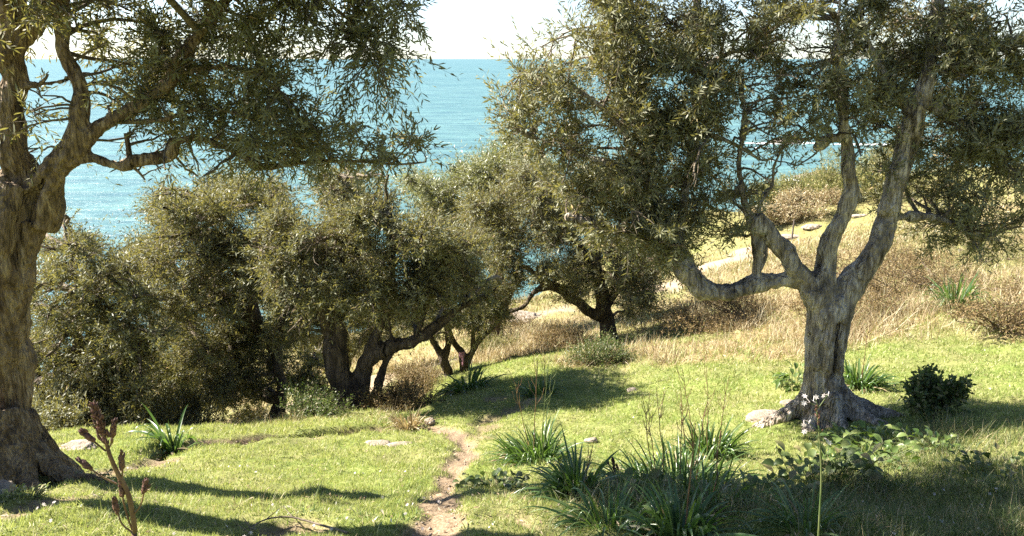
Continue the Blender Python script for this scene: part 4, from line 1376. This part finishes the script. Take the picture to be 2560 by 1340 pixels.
def ground_twig(label, pts, r, group="fallen twigs"):
    P = np.array([GR(*p) + (0, 0, .012) for p in pts])
    P[1:-1, 2] += .025
    P, R = smooth_path(P, np.linspace(r, r * .35, len(P)), .03)
    mb = MB()
    tubes(mb, P[None], R[None], 6, 0, True)
    for k in range(5):
        i = rng.integers(3, len(P) - 2)
        d = rand_dirs(1)[0] * .12
        d[2] = abs(d[2]) * .3
        tubes(mb, np.array([[P[i], P[i] + d * .5, P[i] + d]]), np.array([[r * .5, r * .4, r * .2]]), 4)
    tag(mb.build("fallen_twig", M_TWIG), label, "twig", group)


ground_twig("curved bare twig lying on the shaded turf at the bottom, left of the path", [(870, 1335), (800, 1308), (720, 1297), (650, 1305), (610, 1330)], .006)
ground_twig("short bare twig on the soil beside the left trunk's shadow", [(225, 1240), (245, 1260), (262, 1285)], .003)

# ================================================================== GRASSES AND GROUND COVER


def scatter(n, y0, y1, wx=.82, power=0.0):
    u = rng.random(n)
    y = np.exp(np.log(y0) + u * (np.log(y1) - np.log(y0)))
    x = (rng.random(n) * 2 - 1) * (y * wx + .3)
    return x, y


def build_turf():
    x, y = scatter(620000, 2.0, 19.0)
    dirt, sand, dry = masks(x, y)
    n1 = fbm2(x, y, 6, 2, 51)
    p = (1 - dirt) * (1 - sand) * (1 - .65 * dry) * np.clip(.85 + .5 * n1, .25, 1)
    p *= np.hypot((x - b1[0]) / .34, (y - b1[1]) / .34) > 1
    p *= np.hypot((x - b2[0]) / .28, (y - b2[1]) / .28) > 1
    k = rng.random(len(x)) < p
    x, y, dirt, n1 = x[k], y[k], dirt[k], n1[k]
    z = H(x, y)
    n = len(x)
    sc = np.clip(y / 5, .75, 2.2)
    h = (.020 + .022 * rng.random(n) ** 1.5 + .016 * np.clip(fbm2(x, y, 2.2, 2, 61), 0, 1)) * sc ** .55
    lean = rng.normal(0, 1, (n, 2))
    lean /= np.linalg.norm(lean, axis=1, keepdims=True)
    d = nrm(np.column_stack([lean * rng.uniform(.2, 1.3, (n, 1)), np.ones(n)]))
    a = rng.uniform(0, 6.28, n)
    s = np.column_stack([np.cos(a), np.sin(a), np.zeros(n)])
    w = (.0022 + .0016 * rng.random(n)) * sc
    P = np.column_stack([x, y, z - .004])
    V = np.stack([P - s * w[:, None], P + s * w[:, None], P + d * h[:, None] + s * w[:, None] * .2], 1)
    mb = MB()
    mb.add(V, np.arange(n * 3).reshape(n, 3))
    tag(mb.build("short_grass", M_TURF), "short sunlit green turf covering the slope", "grass", kind="stuff")
    print("turf", n)


build_turf()


def build_tufts(name, label, n, y0, y1, hmin, hmax, wd, mat, prob, clump=.15, seg=3, wx=.8):
    """longer blades, gathered in small tufts"""
    nt = n // 9
    x, y = scatter(nt, y0, y1, wx)
    k = rng.random(nt) < prob(x, y)
    x, y = x[k], y[k]
    x = np.repeat(x, 9) + rng.normal(0, clump, len(x) * 9) * .5
    y = np.repeat(y, 9) + rng.normal(0, clump, len(y) * 9) * .5
    m_ = len(x)
    z = H(x, y)
    hs = rng.uniform(hmin, hmax, m_) * np.clip(.75 + .5 * fbm2(x, y, 1.7, 2, 71), .45, 1.3)
    tl = np.repeat(rng.normal(0, .35, (m_ // 9, 2)), 9, 0)
    D = np.column_stack([tl + rng.normal(0, .38, (m_, 2)), np.ones(m_)])
    mb = MB()
    t = np.linspace(0, 1, seg + 1)
    straps(mb, np.column_stack([x, y, z - .01]), D, hs, wd * np.clip(y / 8, .85, 2.4) * rng.uniform(.6, 1.3, m_), rng.uniform(.1, .9, m_), seg,
           np.clip(1 - t ** 1.6, .08, 1), 0)
    tag(mb.build(name, mat), label, "grass", kind="stuff")
    print(name, m_)


build_tufts("dry_grass", "tall straw-coloured dry grass on the bank", 360000, 6.5, 26, .16, .58, .0052, M_STRAW, lambda x, y: masks(x, y)[2] * np.clip(.62 + .75 * fbm2(x, y, .9, 3, 55), .12, 1), .22)
build_tufts("bank_greenery", "green weeds mixed into the dry grass of the bank", 110000, 6.5, 40, .06, .26, .008, M_TURF, lambda x, y: masks(x, y)[2] * np.clip(.35 - .9 * fbm2(x, y, .9, 3, 55), .05, 1), .2)
build_tufts("dry_grass_far", "dry grass on the far headland slope", 130000, 24, 62, .2, .6, .010, M_STRAW, lambda x, y: masks(x, y)[2] * (y < 60), .5)
build_tufts("far_greenery", "dull green scrubby cover on the far headland slope", 80000, 22, 60, .15, .5, .012, M_BUSH, lambda x, y: np.clip(.55 + .8 * fbm2(x, y, .3, 3, 57), 0, 1) * (1 - masks(x, y)[1]), .5)
build_tufts("weed_stems", "sparse longer green blades standing in the turf", 60000, 2.2, 12, .04, .12, .0045, M_TURF, lambda x, y: np.clip(.4 + fbm2(x, y, 1.2, 2, 81), 0, 1) * (1 - masks(x, y)[0]), .06)
build_tufts("low_weeds", "patches of darker small-leaved clover and weeds in the turf", 90000, 2.2, 13, .018, .05, .011, M_BROAD, lambda x, y: np.clip(-.1 + 1.5 * fbm2(x, y, 2.1, 3, 87), 0, 1) * (1 - masks(x, y)[0]), .07, 2)
build_tufts("pale_grass_stems", "short pale dry stalks lying in the green turf", 60000, 2.2, 13, .025, .085, .0034, M_STRAW, lambda x, y: np.clip(.35 + .8 * fbm2(x, y, 1.6, 3, 83), 0, 1) * (1 - masks(x, y)[0]), .08)
SH = [(G(px, py)[:2], r) for px, py, r in [(2300, 1250, .8), (2480, 1150, .8), (2500, 1300, .9), (2100, 1290, .5), (1900, 1290, .5), (2380, 1090, .4), (1700, 1270, .5), (2250, 1330, .6)]]


def shade(x, y):
    d = np.zeros_like(x)
    for c, r in SH:
        d = np.maximum(d, np.clip((r * (1 + .4 * fbm2(x, y, 2, 2, 91)) - np.hypot(x - c[0], y - c[1])) / .3, 0, 1))
    return d


build_tufts("rough_weeds", "tangled dull green weeds in the shade at the lower right", 170000, 2.0, 8, .08, .28, .0045, M_WEED, shade, .12)
build_tufts("withered_weeds", "withered brown stems among the shaded weeds", 40000, 2.0, 8, .10, .32, .0026, M_STRAW, lambda x, y: shade(x, y) * .8, .10)


def crest(x, y):
    L = gl([(110, 1085), (230, 1075), (330, 1068), (500, 1060), (620, 1058), (760, 1050), (860, 1045), (980, 1040)])
    return np.clip((.38 - polydist(x, y, L)) / .2, 0, 1) * .9


build_tufts("crest_grass", "pale dry grass standing along the crest", 60000, 5.5, 11, .10, .32, .0032, M_STRAW, crest, .10)

# leaf litter and daisies
x, y = scatter(9000, 2.0, 9.0)
dirt, sand, dry = masks(x, y)
k = rng.random(len(x)) < (.25 + .75 * dirt)
x, y = x[k], y[k]
n = len(x)
mb = MB()
a = rng.uniform(0, 6.28, n)
P = np.column_stack([x, y, H(x, y) + .012 * (1 - dirt[k]) + .003])
D = np.column_stack([np.cos(a), np.sin(a), rng.normal(.05, .25, n)])
straps(mb, P, D, rng.uniform(.018, .04, n), rng.uniform(.005, .009, n), rng.uniform(0, .2, n), 2, np.array([.1, 1, .1]), .3)
tag(mb.build("leaf_litter", M_LITTER), "fallen dry olive leaves scattered on turf and path", "leaves", kind="stuff")
x, y = scatter(500, 2.2, 10)
k = fbm2(x, y, 1.5, 2, 99) > .0
x, y = x[k], y[k]
mb = MB()
star_flowers(mb, np.column_stack([x, y, H(x, y) + .035]), .010)
tag(mb.build("daisies", M_PETAL), "tiny white daisies dotted over the turf", "flowers", kind="stuff")
# small gravel on the path
x, y = scatter(11000, 2.0, 9)
dirt = masks(x, y)[0]
k = rng.random(len(x)) < dirt ** 2
x, y = x[k], y[k]
n = len(x)
mb = MB()
r = (rng.uniform(.003, .011, n) ** 1.0)[:, None, None]
octa = np.array([(1, 0, 0), (0, 1, 0), (-1, 0, 0), (0, -1, 0), (0, 0, .7), (0, 0, -.7)])
V = np.column_stack([x, y, H(x, y) + .002])[:, None, :] + octa[None] * r * rng.uniform(.6, 1.3, (n, 6, 1))
ff = np.array([(0, 1, 4), (1, 2, 4), (2, 3, 4), (3, 0, 4), (1, 0, 5), (2, 1, 5), (3, 2, 5), (0, 3, 5)])
mb.add(V, (np.arange(n)[:, None, None] * 6 + ff[None]).reshape(-1, 3))
tag(mb.build("gravel", M_STONE), "small pebbles and crumbs of soil on the path", "gravel", kind="stuff")
